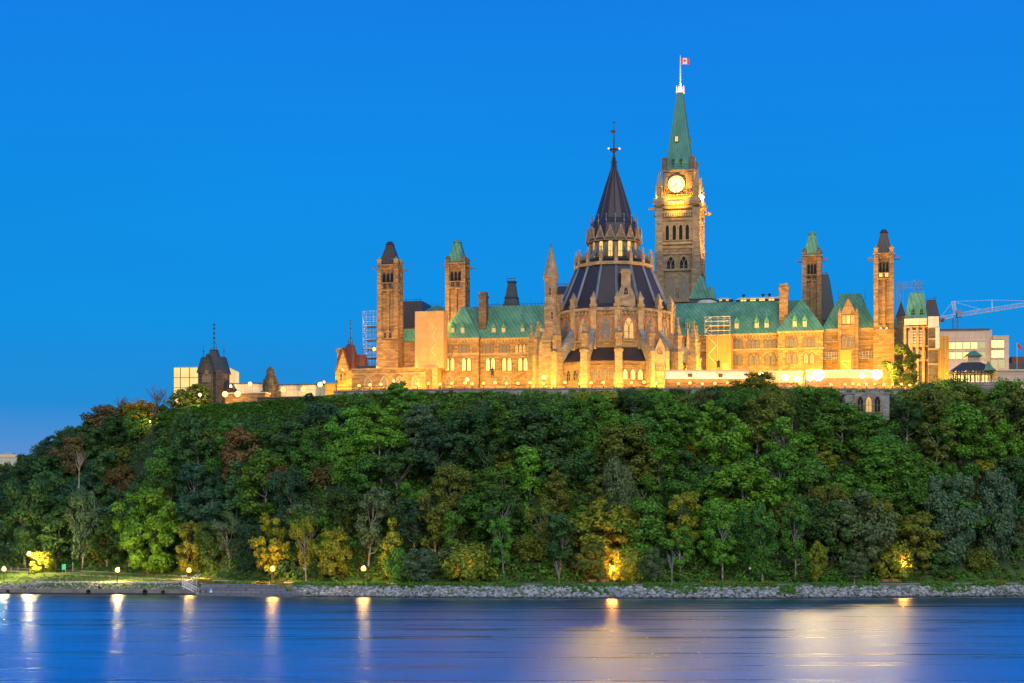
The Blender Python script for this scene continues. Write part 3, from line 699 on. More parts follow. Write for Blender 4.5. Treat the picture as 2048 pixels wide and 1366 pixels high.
b.lathe([(RL+.12,zl(516,RL)),(RL+.12,zl(514.5,RL)),(RL-.12,zl(514.5,RL)),(RL-.12,zl(516,RL))], NB); b.build('balustrade', 'iron', LB)
RN = 49.5*K
b = MB(); b.lathe([(RN,zl(527,RN)),(RN,zl(470,RN))], NB); b.build('lantern_wall', 'pale_sandstone', LB)
b = MB(); b.lathe([(RL-.5,zl(525,RL)),(RN+.4,zl(512,RN)),(RN+.4,zl(526,RN))], NB); b.build('lantern_skirt', 'library_copper', LB)
prof = [(RN-.5,zl(484,RN)),(RN+.9,zl(477,RN)),(RN+.25,zl(462,RN)),(RN-.45,zl(446,5)),(38*K,zl(434,5)),(30*K,zl(408,4)),(21*K,zl(380,3)),(12.5*K,zl(355,2)),(5*K,zl(334,1)),(1.6*K,zl(329,0))]
b = MB(); b.lathe(prof, NB); b.build('spire_roof', 'library_copper', LB)
rib = MB()
for k in range(NB):
    an = 2*PI*k/NB
    for (ra, za), (rb, zb_) in zip(prof[3:-2], prof[4:-1]):
        rib.tube((ra*math.sin(an), -ra*math.cos(an), za), (rb*math.sin(an), -rb*math.cos(an), zb_), .13, .11, 4)
rib.build('spire_ribs', 'dark_copper', LB)
gm = {}
def rot(k, off=0): return 2*PI*(k+off)/NB
BW = 2*RN*math.sin(PI/NB)
g = MB(); ap = RN*math.cos(PI/NB)
po = [(-BW/2,zl(480,RN)),(BW/2,zl(480,RN)),(BW*.5,zl(478,RN)),(0,zl(452,RN)),(-BW*.5,zl(478,RN))]
g.xz(po, -.75, .6); gab_m = g.mesh('gable', 'pale_sandstone')
g = MB(); g.tube((-BW*.56,-.8,zl(480,RN)),(0,-.8,zl(450,RN)),.16,.14,4); g.tube((BW*.56,-.8,zl(480,RN)),(0,-.8,zl(450,RN)),.16,.14,4); g.ball((0,-.8,zl(451,RN)),.28,6,4); trim_m = g.mesh('gable_trim', 'trim_stone')
fbm = MB()                                            # small flying buttress of the lantern
fbm.xz([(0,0),(.01,0),(.01,0)], -.1, .1)
fbm = MB(); fx = [(RN-.2, zl(488,RN)),(RN-.2, zl(497,RN)),(RL-.6,zl(521,RL)),(RL-.1,zl(518,RL)),(RL-.35,zl(511,RL))]
fbm.add([(-.24,-r_,z_) for r_, z_ in fx]+[(.24,-r_,z_) for r_, z_ in fx], [(0,1,2,3,4),(9,8,7,6,5)]+[(i,5+i,5+(i+1)%5,(i+1)%5) for i in range(5)])
fb_m = fbm.mesh('lantern_buttress', 'lead_rib')
pn = MB(); pinnacle(pn, 0, -RL, zl(523,RL), .85, zl(492,RL)-zl(523,RL), .5); pn.box(-.22,.22,-RL-.22,-RL+.22,zl(494,RL),zl(492,RL)+.1); pin_m = pn.mesh('pinnacle', 'trim_stone')
fn = MB(); rf_ = RN*.93; fn.tube((0,-rf_,zl(446,RN)),(0,-rf_,zl(424,RN)),.12,.06); fn.ball((0,-rf_,zl(438,RN)),.34,6,4); fn.ball((0,-rf_,zl(427,RN)),.26,6,4); fin_m = fn.mesh('roof_finial', 'lead_rib')
hm_ = MB(); hm_.box(-.2,.2,-rf_-.25,-rf_+.5,zl(451,RN),zl(447,RN)); hm_.box(-.14,.14,-rf_-.1,-rf_+.4,zl(441,RN),zl(437,RN))
HB = 2*R0*math.sin(PI/NB); ah = R0*math.cos(PI/NB)
for k in range(NB):
    an = rot(k, .5); ca_, sa_ = math.cos(an), math.sin(an)
    link('gable', gab_m, LB, (ap*sa_, -ap*ca_, 0), an); link('gable_trim', trim_m, LB, (ap*sa_, -ap*ca_, 0), an)
    window(LB, (ap+.02)*sa_, -(ap+.02)*ca_, zl(519,RN), BW*.42, zl(477,RN)-zl(519,RN), 'lantern_window' if k in (0,1,14,15) else 'warm_window', .16, 'pale_sandstone', 'lancet1', an, 'lantern_window')
    av = rot(k)
    link('lantern_buttress', fb_m, LB, (0,0,0), av); link('pinnacle', pin_m, LB, (0,0,0), av); link('roof_finial', fin_m, LB, (0,0,0), av)
    if math.cos(an) > -.25:
        w_ = window(LB, (ah+.03)*sa_, -(ah+.03)*ca_, zl(676,R0), 2.5, zl(634,R0)-zl(676,R0), 'warm_window' if k == 0 else ('leaded_glass' if k % 2 else 'dim_window'), .42, 'pale_sandstone', 'lancet2', an, 'drum_window')
        pi_ = arch(3.9, zl(625,R0)-zl(676,R0)-.3); po_ = [(x*1.2, z_*1.06 if z_ > 0 else z_) for x, z_ in pi_]
        vm = MB().ringxz(po_, pi_, -.18, .05).mesh('arch_ring', 'red_stone'); link('arch_ring', vm, w_)
        sl = MB().box(-2.4, 2.4, -.45, .1, zl(682,R0), zl(679,R0)); sl.xf(Matrix.Translation((ah*sa_, -ah*ca_, 0)) @ Matrix.Rotation(an, 4, 'Z')); sl.build('sill', 'trim_stone', LB)
        al = RB*math.cos(PI/NB)
        for j in (-1, 0, 1):
            px_ = j*2.05; X_ = al*sa_+px_*ca_; Y_ = -al*ca_+px_*sa_
            window(LB, X_+.03*sa_, Y_-.03*ca_, zl(758,RB), 1.05, zl(738,RB)-zl(758,RB), 'bright_window' if k == 0 else ('dark_glass' if k != 15 else 'leaded_glass'), .2, 'pale_sandstone', 'lancet1', an, 'lower_window')
# drum pilasters and pinnacles at each corner, piers and flying buttresses outside
dp = MB(); dp.box(-.75,.75,-R0-.45,-R0+.3,zl(720,R0),zl(612,R0)); dp.box(-1.0,1.0,-R0-.7,-R0+.5,zl(612,R0),zl(607,R0)); pinnacle(dp, 0, -R0, zl(607,R0), 1.3, zl(581,R0)-zl(607,R0), .62); dp_m = dp.mesh('drum_pilaster', 'trim_stone')
pr_ = MB(); pr_.box(-1.15,1.15,-RP-1.3,-RB+.2,0,zl(745,RP)); pr_.box(-.95,.95,-RP-1.0,-RP+1.6,zl(745,RP),zl(700,RP)); pr_.box(-1.15,1.15,-RP-1.2,-RP+1.3,zl(702,RP),zl(698,RP))
pr_.box(-.8,.8,-RP-.7,-RP+1.0,zl(698,RP),zl(668,RP)); pr_.box(-1.0,1.0,-RP-.9,-RP+1.0,zl(668,RP),zl(665,RP))
pr_.taper(-.8,.8,-RP-.7,-RP+.9,zl(665,RP),-.08,.08,-RP,-RP+.2,zl(630,RP)); pr_.box(-.25,.25,-RP-.15,-RP+.35,zl(633,RP),zl(629,RP)); pier_m = pr_.mesh('pier', 'pale_sandstone')
fy = MB(); fx = [(R0-.2,zl(656,R0)),(R0-.2,zl(680,R0)),(RP-1.6,zl(722,RP)),(RP+.2,zl(722,RP)),(RP+.2,zl(703,RP))]
fy.add([(-.55,-r_,z_) for r_, z_ in fx]+[(.55,-r_,z_) for r_, z_ in fx], [(0,1,2,3,4),(9,8,7,6,5)]+[(i,5+i,5+(i+1)%5,(i+1)%5) for i in range(5)])
fly_m = fy.mesh('flying_buttress', 'grey_stone')
cp = MB(); p0, p1 = Vector((0,-R0+.1,zl(656,R0)+.1)), Vector((0,-RP-.1,zl(703,RP)+.1))
for sx in (-.72, .72): pass
cp.add([(-.7,p0.y,p0.z),(.7,p0.y,p0.z),(.7,p1.y,p1.z),(-.7,p1.y,p1.z),(-.7,p0.y,p0.z+.3),(.7,p0.y,p0.z+.3),(.7,p1.y,p1.z+.3),(-.7,p1.y,p1.z+.3)], [(0,1,2,3),(7,6,5,4),(0,4,5,1),(1,5,6,2),(2,6,7,3),(3,7,4,0)])
cop_m = cp.mesh('coping', 'grey_stone')
for k in range(NB):
    av = rot(k); link('drum_pilaster', dp_m, LB, (0,0,0), av)
    if math.cos(av) > -.5:
        o = link('pier', pier_m, LB, (0,0,0), av); f_ = link('flying_buttress', fly_m, LB, (0,0,0), av); link('coping', cop_m, f_)
# chimney on the roof, gabled porch, spire finial
F = Frame(1252, LD-15.2, 0); z = F.z; dx = F.X-LB.location.x; dy = F.d-LB.location.y
ch = MB(); ch.taper(-2.5,2.5,0,4,z(614),-2.4,2.4,0,4,z(592)); ch.taper(-2.4,2.4,0,4,z(592),-1.25,1.25,.6,3.6,z(572)); ch.box(-1.2,1.2,.5,3.5,z(572),z(545)); ch.box(-1.45,1.45,.3,3.7,z(545),z(541)); ch.box(-1.2,1.2,.5,3.5,z(541),z(537))
ch.box(-2.0,2.0,-.4,4,z(616),z(600)); ch.xf(Matrix.Translation((dx,dy,0))); co_ = ch.build('chimney', 'trim_stone', LB)
window(co_, dx, dy+.15, z(590), 1.0, z(574)-z(590), 'dark_glass', .35, 'trim_stone', 'lancet1', 0, 'niche')
F = Frame(1320, LD-21.5, math.radians(-14)); z = F.z
PO = MB(); hw = 1.75; PO.box(-hw,hw,0,4,0,z(722)); PO.xz([(-hw-.2,z(722)),(hw+.2,z(722)),(hw+.5,z(712)),(0,z(676)),(-hw-.5,z(712))], -.2, 4)
PO.box(-hw-.7,-hw+.3,-.4,1,0,z(716)); PO.box(hw-.3,hw+.7,-.4,1,0,z(716)); pinnacle(PO,-hw-.2,.2,z(716),1,3,.5); pinnacle(PO,hw+.2,.2,z(716),1,3,.5)
lx_, ly_ = F.X-LB.location.x, F.d-LB.location.y
MM = Matrix.Translation((lx_,ly_,0)) @ Matrix.Rotation(math.radians(14), 4, 'Z')
PO.xf(MM); po_o = PO.build('porch', 'trim_stone', LB)
for (wz, ww, wh, dx_) in ((742,.8,14,-.6),(742,.8,14,.6),(768,.8,14,-.6),(768,.8,14,.6),(708,1.0,10,0)):
    v_ = MM @ Vector((dx_, -.04 if wz > 720 else -.23, z(wz))); window(po_o, v_.x, v_.y, v_.z, ww, z(wz-wh)-z(wz), 'leaded_glass', .18, 'pale_sandstone', 'lancet1', math.radians(14), 'porch_window')
fi_ = MB(); zf = lambda py: zl(py)
fi_.path([(0,0,zf(333)),(0,0,zf(300)),(0,0,zf(262)),(0,0,zf(246))],[.35,.22,.12,.05])
for k in range(8):
    an = PI/4*k; s_, c_ = math.sin(an), -math.cos(an)
    fi_.path([(.75*s_,.75*c_,zf(338)),(.5*s_,.5*c_,zf(322)),(.95*s_,.95*c_,zf(326))],[.10,.08,.05],4); fi_.path([(.5*s_,.5*c_,zf(322)),(.12*s_,.12*c_,zf(306)),(1.35*s_,1.35*c_,zf(298))],[.1,.09,.06],4)
fi_.lathe([(.5,zf(320)),(.6,zf(318)),(.4,zf(317))],10); fi_.lathe([(1.2,zf(299)),(1.3,zf(298)),(.3,zf(297.5))],10)
for py, r_ in ((330,.55),(312,.35),(264,.22),(245,.28)): fi_.ball((0,0,zf(py)),r_,8,5)
fi_.box(-.9,.4,-.04,.04,zf(266),zf(260)); fi_.build('spire_finial', 'iron', LB)
for an in (PI/2, -PI/2): 
    MB().ball((1.45*math.sin(an),0,zf(297)),.28,8,5).build('finial_lamp', 'crown_light', LB)
for k in range(-4, 5):
    an = 2*PI*(k+.5)/NB; r_ = RP+8
    lamp_light('library_uplight', LB, (r_*math.sin(an), -r_*math.cos(an), 2.4), 15500, (1,.50,.04), .3)
# ---- round stair turret left of the library
F = Frame(1102, 512, 0); z = F.z
T = F.thing('stair_turret', 'round stone turret with a pale conical stone spire left of the library', 'turret')
k_ = 512/F_PX; r_ = 13*k_
b = MB(); b.lathe([(r_*1.35,0),(r_*1.35,z(690)),(r_*1.05,z(670)),(r_,z(618)),(r_*1.05,z(617)),(r_*1.05,z(614)),(r_*.95,z(613)),(r_*.95,z(566)),(r_*1.1,z(558)),(r_*1.12,z(556)),(r_*.9,z(556))], 12); b.build('wall', 'pale_sandstone', T)
b = MB(); b.lathe([(r_*1.18,z(556)+.02),(r_*1.15,z(552)),(r_*.95,z(540)),(.35,z(497)),(.2,z(496))], 12); b.build('spire', 'trim_stone', T)
b = MB(); b.box(-.12,.12,-.12,.12,z(498),z(486)); b.box(-.5,.5,-.12,.12,z(492),z(490)); b.ball((0,0,z(491)),.3,6,4); b.build('cross', 'dark_trim', T)
b = MB(); b.box(-3.2,-1.4,-1.6,1.2,0,z(690)); b.taper(-3.2,-1.4,-1.6,1.2,z(690),-1.6,-1.2,-.8,.6,z(655)); b.box(1.2,3.2,-1.8,1,0,z(700)); b.taper(1.2,3.2,-1.8,1,z(700),1.2,1.5,-.8,.5,z(672)); b.build('buttress', 'pale_sandstone', T)
for py, dx_ in ((640,.2),(592,-.3),(700,.1)): window(T, dx_, -r_*(1.04 if py < 680 else 1.36)-.03, z(py), .6, 2, 'dark_glass', .15, 'trim_stone', 'lancet1', 0, 'slit_window')
lamp_light('turret_uplight', T, (-6, -13, 2.0), 7500, (1,.52,.05), .3)
# ---- link block between turret and library, behind
F = Frame(1140, 545); z = F.z
T = F.thing('link_block', 'small stone link with dark flat roof between turret and library', 'building')
x0, x1 = F.x(1112), F.x(1150)
MB().box(x0, x1, 0, 16, 0, z(588)).build('wall', 'pale_sandstone', T)
MB().taper(x0-.4, x1+.4, -.4, 16, z(588), x0+.2, x1-.2, 2, 15, z(570)).build('roof', 'slate', T)
c_ = MB(); 
for k in range(9): x = x0+.3+(x1-x0-.6)*k/8; c_.box(x-.05,x+.05,2,2.1,z(570),z(563))
c_.box(x0, x1, 2.02, 2.08, z(566), z(565)); c_.build('cresting', 'iron', T)
# ---- wings
def dormer_mesh(mat, w, h, dpt):
    b = MB(); b.box(-w/2, w/2, 0, dpt, 0, h); b.xz([(-w/2-.15,h),(w/2+.15,h),(0,h+w*1.15)], -.15, dpt+2); b.tube((0,0,h+w*1.1),(0,0,h+w*1.1+1.3),.07,.03); return b.mesh('dormer', mat)
def facade(T, F, ly, groups, mat='dark_trim'):
    for (px, py0, py1, n, wpx, pane, sty) in groups:
        s_ = F.d/F_PX
        for k in range(n):
            x = F.x(px+(k-(n-1)/2)*wpx*1.5, ly); window(T, x, ly-.03, F.z(py1, x, ly), wpx*s_, F.z(py0, x, ly)-F.z(py1, x, ly), pane, .2, mat, sty)
def eave(mb, x0, x1, ly, z_, dep=.45):
    mb.box(x0-.2, x1+.2, ly-dep, ly+.2, z_-.55, z_-.02)
    n = int((x1-x0)/.9)
    for k in range(n): x = x0+(x1-x0)*(k+.5)/n; mb.box(x-.18, x+.18, ly-dep*.7, ly+.1, z_-1.15, z_-.56)
# left wing
F = Frame(985, 553); z = F.z
T = F.thing('left_wing', 'stone wing left of the library with green roof and lit windows', 'building')
xa, xb, xc = F.x(877), F.x(957), F.x(1092, 4); ze = z(676, -8)
W1 = MB().box(xa, xb, 0, 20, 0, ze); W1.build('pavilion_wall', 'sandstone', T)
MB().box(xb, xc, 2.2, 20, 0, ze-.05).build('wall', 'sandstone', T)
s_ = MB(); eave(s_, xa, xb, 0, ze); eave(s_, xb+.4, xc, 2.2, ze); s_.box(xa-.25, xb+.25, -.3, .1, z(710,-8), z(706,-8)); s_.box(xb+.3, xc, 1.9, 2.3, z(710,0,2), z(706,0,2)); s_.build('string_course', 'trim_stone', T)
MB().taper(xa-.6, xb+.6, -.6, 20.6, ze, (xa+xb)/2-.4, (xa+xb)/2+.4, 6.5, 14, z(613,-8,7)).build('pavilion_roof', 'green_copper', T)
MB().taper(xa+3, xc+1, 1.6, 21, ze+.03, xa+6.5, xc+1, 9, 12, z(612,0,9)).build('roof', 'green_copper', T)
cr = MB(); cr.box(xb, xc, 9.9, 10.0, z(612,0,9)+.5, z(612,0,9)+.6)
for k in range(24): x = xb+(xc-xb)*k/23; cr.box(x-.05, x+.05, 9.9, 10.0, z(612,0,9), z(612,0,9)+(1.5 if k % 4 == 0 else .9))
cr.build('ridge_rail', 'iron', T)
facade(T, F, 0, [(894,689,706,3,5,'leaded_glass','lancet1'),(928,689,706,3,5,'leaded_glass','lancet1'),(900,716,741,2,7,'bright_window','lancet1'),(933,716,741,2,7,'bright_window','lancet1')])
facade(T, F, 2.2, [(976,689,706,3,5,'leaded_glass','lancet1'),(1009,689,706,3,5,'leaded_glass','lancet1'),(1041,689,706,3,5,'warm_window','lancet1'),(981,716,741,2,7,'bright_window','lancet1'),(1014,716,741,2,7,'bright_window','lancet1'),(1046,716,741,2,7,'bright_window','lancet1')])
for px, ly in ((899,0),(1013,2.2)): x = F.x(px, ly); window(T, x, ly-.03, z(773,x,ly), 2.0, z(753,x,ly)-z(773,x,ly), 'leaded_glass', .4, 'trim_stone', 'lancet2', 0, 'blind_arch')
dm = dormer_mesh('green_copper', 1.25, 1.9, 2.2)
for px, ly, row in ((907,1.4,668),(927,1.4,668),(989,4.0,669),(1009,4.0,669),(1047,4.0,669),(1085,4.0,669)):
    x = F.x(px, ly); o = link('dormer', dm, T, (x, ly-1.0, z(row, x, ly)))
    window(o, 0, -.03, .25, .8, 1.3, 'dim_window', .1, 'white_panel', 'rect', 0, 'dormer_window')
c_ = MB(); x = F.x(967, 5); c_.box(x-1.1,x+1.1,3.6,6.5,z(660),z(585)); c_.box(x-1.3,x+1.3,3.4,6.7,z(590),z(586)); c_.box(x-1.0,x+1.0,3.7,6.4,z(586),z(579)); c_.build('chimney', 'dark_stone', T)
for px, pw in ((890,3000),(925,3000),(958,3000),(990,3200),(1020,3600),(1050,5500)): lamp_light('facade_uplight', T, (F.x(px), -20, 3.6), pw*3.4, (1,.49,.055), .3)
# roof ventilator behind left wing ridge
F = Frame(1020, 580); z = F.z
T = F.thing('roof_ventilator', 'black flared metal ventilator behind the left wing ridge', 'ventilator')
b = MB(); b.taper(-2.6,2.6,0,5.2,z(618),-1.7,1.7,.9,4.3,z(595)); b.taper(-2.0,2.0,.6,4.6,z(595)+.02,-1.6,1.6,1,4.2,z(590)); b.taper(-1.6,1.6,1,4.2,z(590),-1.0,1.0,1.6,3.6,z(563)); b.box(-1.3,1.3,1.3,3.9,z(563),z(560)); b.build('hood', 'slate', T)
b = MB(); b.box(-1.2,-1.1,1.4,1.5,z(560),z(551)); b.box(1.1,1.2,1.4,1.5,z(560),z(551)); b.box(-.05,.05,1.4,1.5,z(560),z(554)); b.box(-1.1,1.1,1.42,1.48,z(556),z(555)); b.build('cresting', 'iron', T)
MB().box(-2.3,2.3,.3,4.9,0,z(617)).build('base', 'dark_stone', T)
# right wing
F = Frame(1500, 538); z = F.z
T = F.thing('right_wing', 'floodlit stone wing right of the library with long green roof', 'building')
xa, xb, xc = F.x(1345, 4), F.x(1557, 2), F.x(1646); ze = z(664, 6)
MB().box(xa, xb, 2.2, 22, 0, ze).build('wall', 'sandstone', T)
MB().box(xb, xc, 0, 22, 0, ze+.1).build('pavilion_wall', 'sandstone', T)
s_ = MB(); eave(s_, xa, xb-.4, 2.2, ze); eave(s_, xb, xc, 0, ze+.1); s_.box(xb-.25, xc+.25, -.3, .1, z(699,16), z(695,16)); s_.box(xa, xb-.3, 1.9, 2.3, z(701,0,2), z(697,0,2)); s_.build('string_course', 'trim_stone', T)
MB().taper(xa-2, xc-3, 1.5, 23, ze+.03, xa-2, xc-7, 10, 13, z(603,0,10)).build('roof', 'green_copper', T)
MB().taper(xb-.6, xc+.6, -.6, 22.6, ze+.12, (xb+xc)/2-.4, (xb+xc)/2+.4, 6.5, 15, z(600,14,7)).build('pavilion_roof', 'green_copper', T)
facade(T, F, 2.2, [(1474,680,697,3,5.5,'leaded_glass','lancet1'),(1507,680,697,3,5.5,'leaded_glass','lancet1'),(1540,680,697,3,5.5,'leaded_glass','lancet1'),(1475,709,730,2,7.5,'leaded_glass','lancet1'),(1508,709,730,2,7.5,'leaded_glass','lancet1'),(1541,709,730,2,7.5,'leaded_glass','lancet1')])
facade(T, F, 0, [(1583,676,693,3,5.5,'leaded_glass','lancet1'),(1618,676,693,3,5.5,'leaded_glass','lancet1'),(1583,706,727,2,8,'leaded_glass','lancet1'),(1618,706,727,2,8,'dim_window','lancet1')])
dm2 = dormer_mesh('green_copper', 1.35, 2.0, 2.2)
for px, ly, row, pn_ in ((1376,4,659,'dark_glass'),(1474,4,660,'warm_window'),(1514,4,659,'warm_window'),(1534,4,659,'warm_window'),(1590,1.4,656,'warm_window'),(1610,1.4,656,'warm_window')):
    x = F.x(px, ly); o = link('dormer', dm2, T, (x, ly-1.0, z(row, x, ly)))
    window(o, 0, -.03, .25, .85, 1.35, pn_, .1, 'white_panel', 'rect', 0, 'dormer_window')
c_ = MB(); x = F.x(1568, 5); c_.box(x-1.2,x+1.2,3.6,6.5,z(655),z(572)); c_.box(x-1.4,x+1.4,3.4,6.7,z(576),z(572)); c_.box(x-1.1,x+1.1,3.7,6.4,z(572),z(565)); c_.build('chimney', 'sandstone', T)
for px in range(1370, 1660, 32): lamp_light('facade_uplight', T, (F.x(px), -22, 3.8), 8500 if px < 1480 else 13500, (1,.49,.04), .4)
# rooftop plant hut with lit windows
F = Frame(1522, 575); z = F.z
T = F.thing('rooftop_hut', 'low pale rooftop hut with four lit windows behind right wing ridge', 'rooftop hut')
x0, x1 = F.x(1473), F.x(1566); b = MB().box(x0, x1, 0, 6, z(640), z(599)); b.build('wall', 'slate', T)
b = MB().taper(x0-.4, x1+.4, -.6, 6.6, z(599), x0+1, x1-1, 1, 5, z(593)); b.build('roof', 'white_panel', T)
for px in (1487,1506,1524,1543): window(T, F.x(px), -.03, z(601.5), 1.7, z(598)-z(601.5)+.25, 'bright_window', .1, 'slate', 'rect')
for px in (1486,1525,1538): MB().lathe([(.3,z(594)),(.3,z(589)),(.5,z(588)),(.5,z(586))],8,0,F.x(px),2).build('vent', 'iron', T)
F = Frame(1448, 572); z = F.z
T = F.thing('roof_skylight', 'small white-topped roof hut between plant hut and green turret', 'rooftop hut')
b = MB().box(-2.2,2.2,0,4,z(640),z(599)); b.build('wall', 'slate', T); MB().taper(-2.6,2.6,-.4,4.4,z(599),-.8,.8,1.4,2.6,z(594.5)).build('roof', 'white_panel', T)
for k in (-1,1): window(T, k, -.03, z(602), .8, .4, 'bright_window', .1, 'slate', 'rect')
F = Frame(1414, 570); z = F.z
T = F.thing('roof_skylight', 'pale glowing dome on the ridge left of the white roof hut', 'skylight')
MB().lathe([(2.9,z(604)-1),(2.9,z(604)),(2.2,z(601.5)),(1.0,z(600.5)),(.2,z(600.3))],14).build('dome', 'white_panel', T); MB().lathe([(2.4,0),(2.4,z(604)-1.01)],12).build('base', 'slate', T)
# green flared turret roof in front of the clock tower
F = Frame(1400, 588); z = F.z
T = F.thing('turret_roof', 'small flared green roof beside the foot of the clock tower', 'turret')
b = MB(); b.taper(-3.6,3.6,0,7,z(597),-2.3,2.3,1.3,5.7,z(580)); b.taper(-2.3,2.3,1.3,5.7,z(580),-.9,.9,2.6,4.4,z(555)); b.taper(-.9,.9,2.6,4.4,z(555),-.25,.25,3.2,3.8,z(548)); b.build('roof', 'green_copper', T)
MB().box(-3.3,3.3,.3,6.7,0,z(597)).build('wall', 'slate', T)
b = MB().taper(1.5,4.6,2,6,z(597),2.4,3.6,3.2,4.8,z(571)); b.build('lower_roof', 'green_copper', T)
# recessed range with gabled bay between the right-hand towers
F = Frame(1697, 536); z = F.z
T = F.thing('gabled_range', 'floodlit stone range with green roof and tall gabled bay between two towers', 'building')
xa, xb = F.x(1644), F.x(1752); ze = z(657)
MB().box(xa, xb, 0, 18, 0, ze).build('wall', 'sandstone', T)
b = MB(); 
for yy in (664, 684, 716): b.box(xa, xb, -.22, .1, z(yy), z(yy)+.4)
eave(b, xa+.3, xb-.3, 0, ze); b.build('string_course', 'trim_stone', T)
MB().taper(xa, xb, -.5, 18, ze, F.x(1682,6), F.x(1722,6), 7, 11, z(587,0,7)).build('roof', 'green_copper', T)
xg = F.x(1697); bw_ = 2.35
g = MB(); g.box(xg-bw_, xg+bw_, -1.6, 3, 0, z(632)); g.xz([(xg-bw_,z(632)),(xg+bw_,z(632)),(xg,z(597))], -1.6, 8)
for sx in (-1,1):
    g.box(xg+sx*bw_-.45, xg+sx*bw_+.45, -2.0, -1.2, 0, z(640)); pinnacle(g, xg+sx*bw_, -1.6, z(640), .9, 3.2, .5)
for yy in (655, 700): g.box(xg-bw_-.2, xg+bw_+.2, -1.85, -1.4, z(yy), z(yy)+.45)
g.build('gable', 'sandstone', T)
for k, pn_ in ((-1,'warm_window'),(0,'bright_window'),(1,'warm_window')): window(T, xg+k*1.2, -1.63, z(648), .75, z(633)-z(648), pn_, .15, 'trim_stone', 'rect', 0, 'oriel_window')
for k in (-1,0,1): window(T, xg+k*1.15, -1.63, z(696), .8, z(675)-z(696), 'leaded_glass', .15, 'trim_stone', 'lancet1')
window(T, xg, -1.63, z(627), .9, z(615)-z(627), 'leaded_glass', .2, 'trim_stone', 'lancet2')
window(T, F.x(1664), -.03, z(765), 2.2, z(747)-z(765), 'leaded_glass', .3, 'trim_stone', 'lancet2'); window(T, F.x(1737), -.03, z(765), 2.2, z(747)-z(765), 'leaded_glass', .3, 'trim_stone', 'lancet2')
rl = MB()
for x0, x1 in ((xa+.4, xg-bw_-.8), (xg+bw_+.8, xb-.4)):
    for yy in (706, 711, 716): rl.box(x0, x1, -1.5, -1.44, z(yy), z(yy)+.07)
    for k in range(6): x = x0+(x1-x0)*k/5; rl.box(x-.05, x+.05, -1.5, -1.42, z(718), z(704))
    rl.box(x0, x1, -1.55, 0, z(719), z(718))
rl.build('roof_rail', 'galvanised', T)
for px in (1660, 1690, 1720, 1750, 1775): lamp_light('facade_uplight', T, (F.x(px), -22, 3.8), 14000, (1,.50,.04), .4)
MB().lathe([(1.9,z(590)),(1.2,z(583)),(.3,z(580.5)),(.2,z(578))],4,PI/4,F.x(1707,8),9).build('skylight', 'warm_window', T)
for px, hh in ((1677,570),(1730,566)): x = F.x(px,8); MB().tube((x,9,z(592)),(x,9,z(hh)),.08,.03).build('mast', 'iron', T)
F = Frame(1700, 528); z = F.z
T = F.thing('sheeted_hoarding', 'orange sheeted hoarding at the foot of the gabled bay', 'hoarding')
x0, x1 = F.x(1680), F.x(1703); b = MB().box(x0, x1, 0, 2, 0, z(701)); b.box(x0-.2, x1+.2, -.1, 2.1, z(701), z(700)); b.build('sheet', 'tan_sheet', T)
b = MB(); b.tube((x0+.3,-.08,z(722)),(x1-.4,-.08,z(740)),.1); b.tube((x1-.4,-.08,z(740)),(x0+.3,-.08,z(758)),.1); b.tube((x0+.3,-.08,z(722)),(x1-.2,-.08,z(722)),.08); b.build('fold', 'sheet_fold', T)
# dark slate roofs behind
def block(name, label, cat, pxl, pxr, d, y_eave, y_ridge, inset, roof, wall, dep=14, y_base=None, mast=()):
    F = Frame((pxl+pxr)/2, d); T = F.thing(name, label, cat); x0, x1 = F.x(pxl), F.x(pxr); s_ = F.d/F_PX
    MB().box(x0+.1, x1-.1, .1, dep, 0, F.z(y_eave)).build('wall', wall, T)
    MB().taper(x0-.2, x1+.2, -.2, dep+.2, F.z(y_eave), x0+inset[0]*s_, x1-inset[1]*s_, 2.2, dep-2.2, F.z(y_ridge)).build('roof', roof, T)
    c_ = MB(); xa, xb = x0+inset[0]*s_, x1-inset[1]*s_
    for px in mast: x = F.x(px, 2.4); c_.tube((x,2.4,F.z(y_ridge)-.1),(x,2.4,F.z(y_ridge-9)),.09,.04)
    if mast: c_.box(xa, xb, 2.35, 2.45, F.z(y_ridge)+.4, F.z(y_ridge)+.5); c_.build('cresting', 'iron', T)
    return T, F
T, F = block('mansard_block', 'dark purple mansard roof right of the dark-capped left tower', 'building', 800, 843, 590, 655, 600, (1,3), 'dark_copper', 'sandstone', 16, None, (812,832,840))
T, F = block('side_block', 'low stone block with green lean-to roof beside the orange sheeting', 'building', 799, 833, 572, 683, 656, (0,0), 'green_copper', 'sandstone')
T, F = block('hidden_pavilion', 'peaked green roof showing just over the orange sheeting', 'building', 852, 890, 590, 621, 609, (14,14), 'green_copper', 'sandstone', 10, None, (854,864,884))
T, F = block('slate_mansard', 'dark slate roof behind the green-capped right tower', 'building', 1630, 1670, 575, 640, 546, (4,14), 'slate', 'dark_stone', 14, None, (1636,1652))
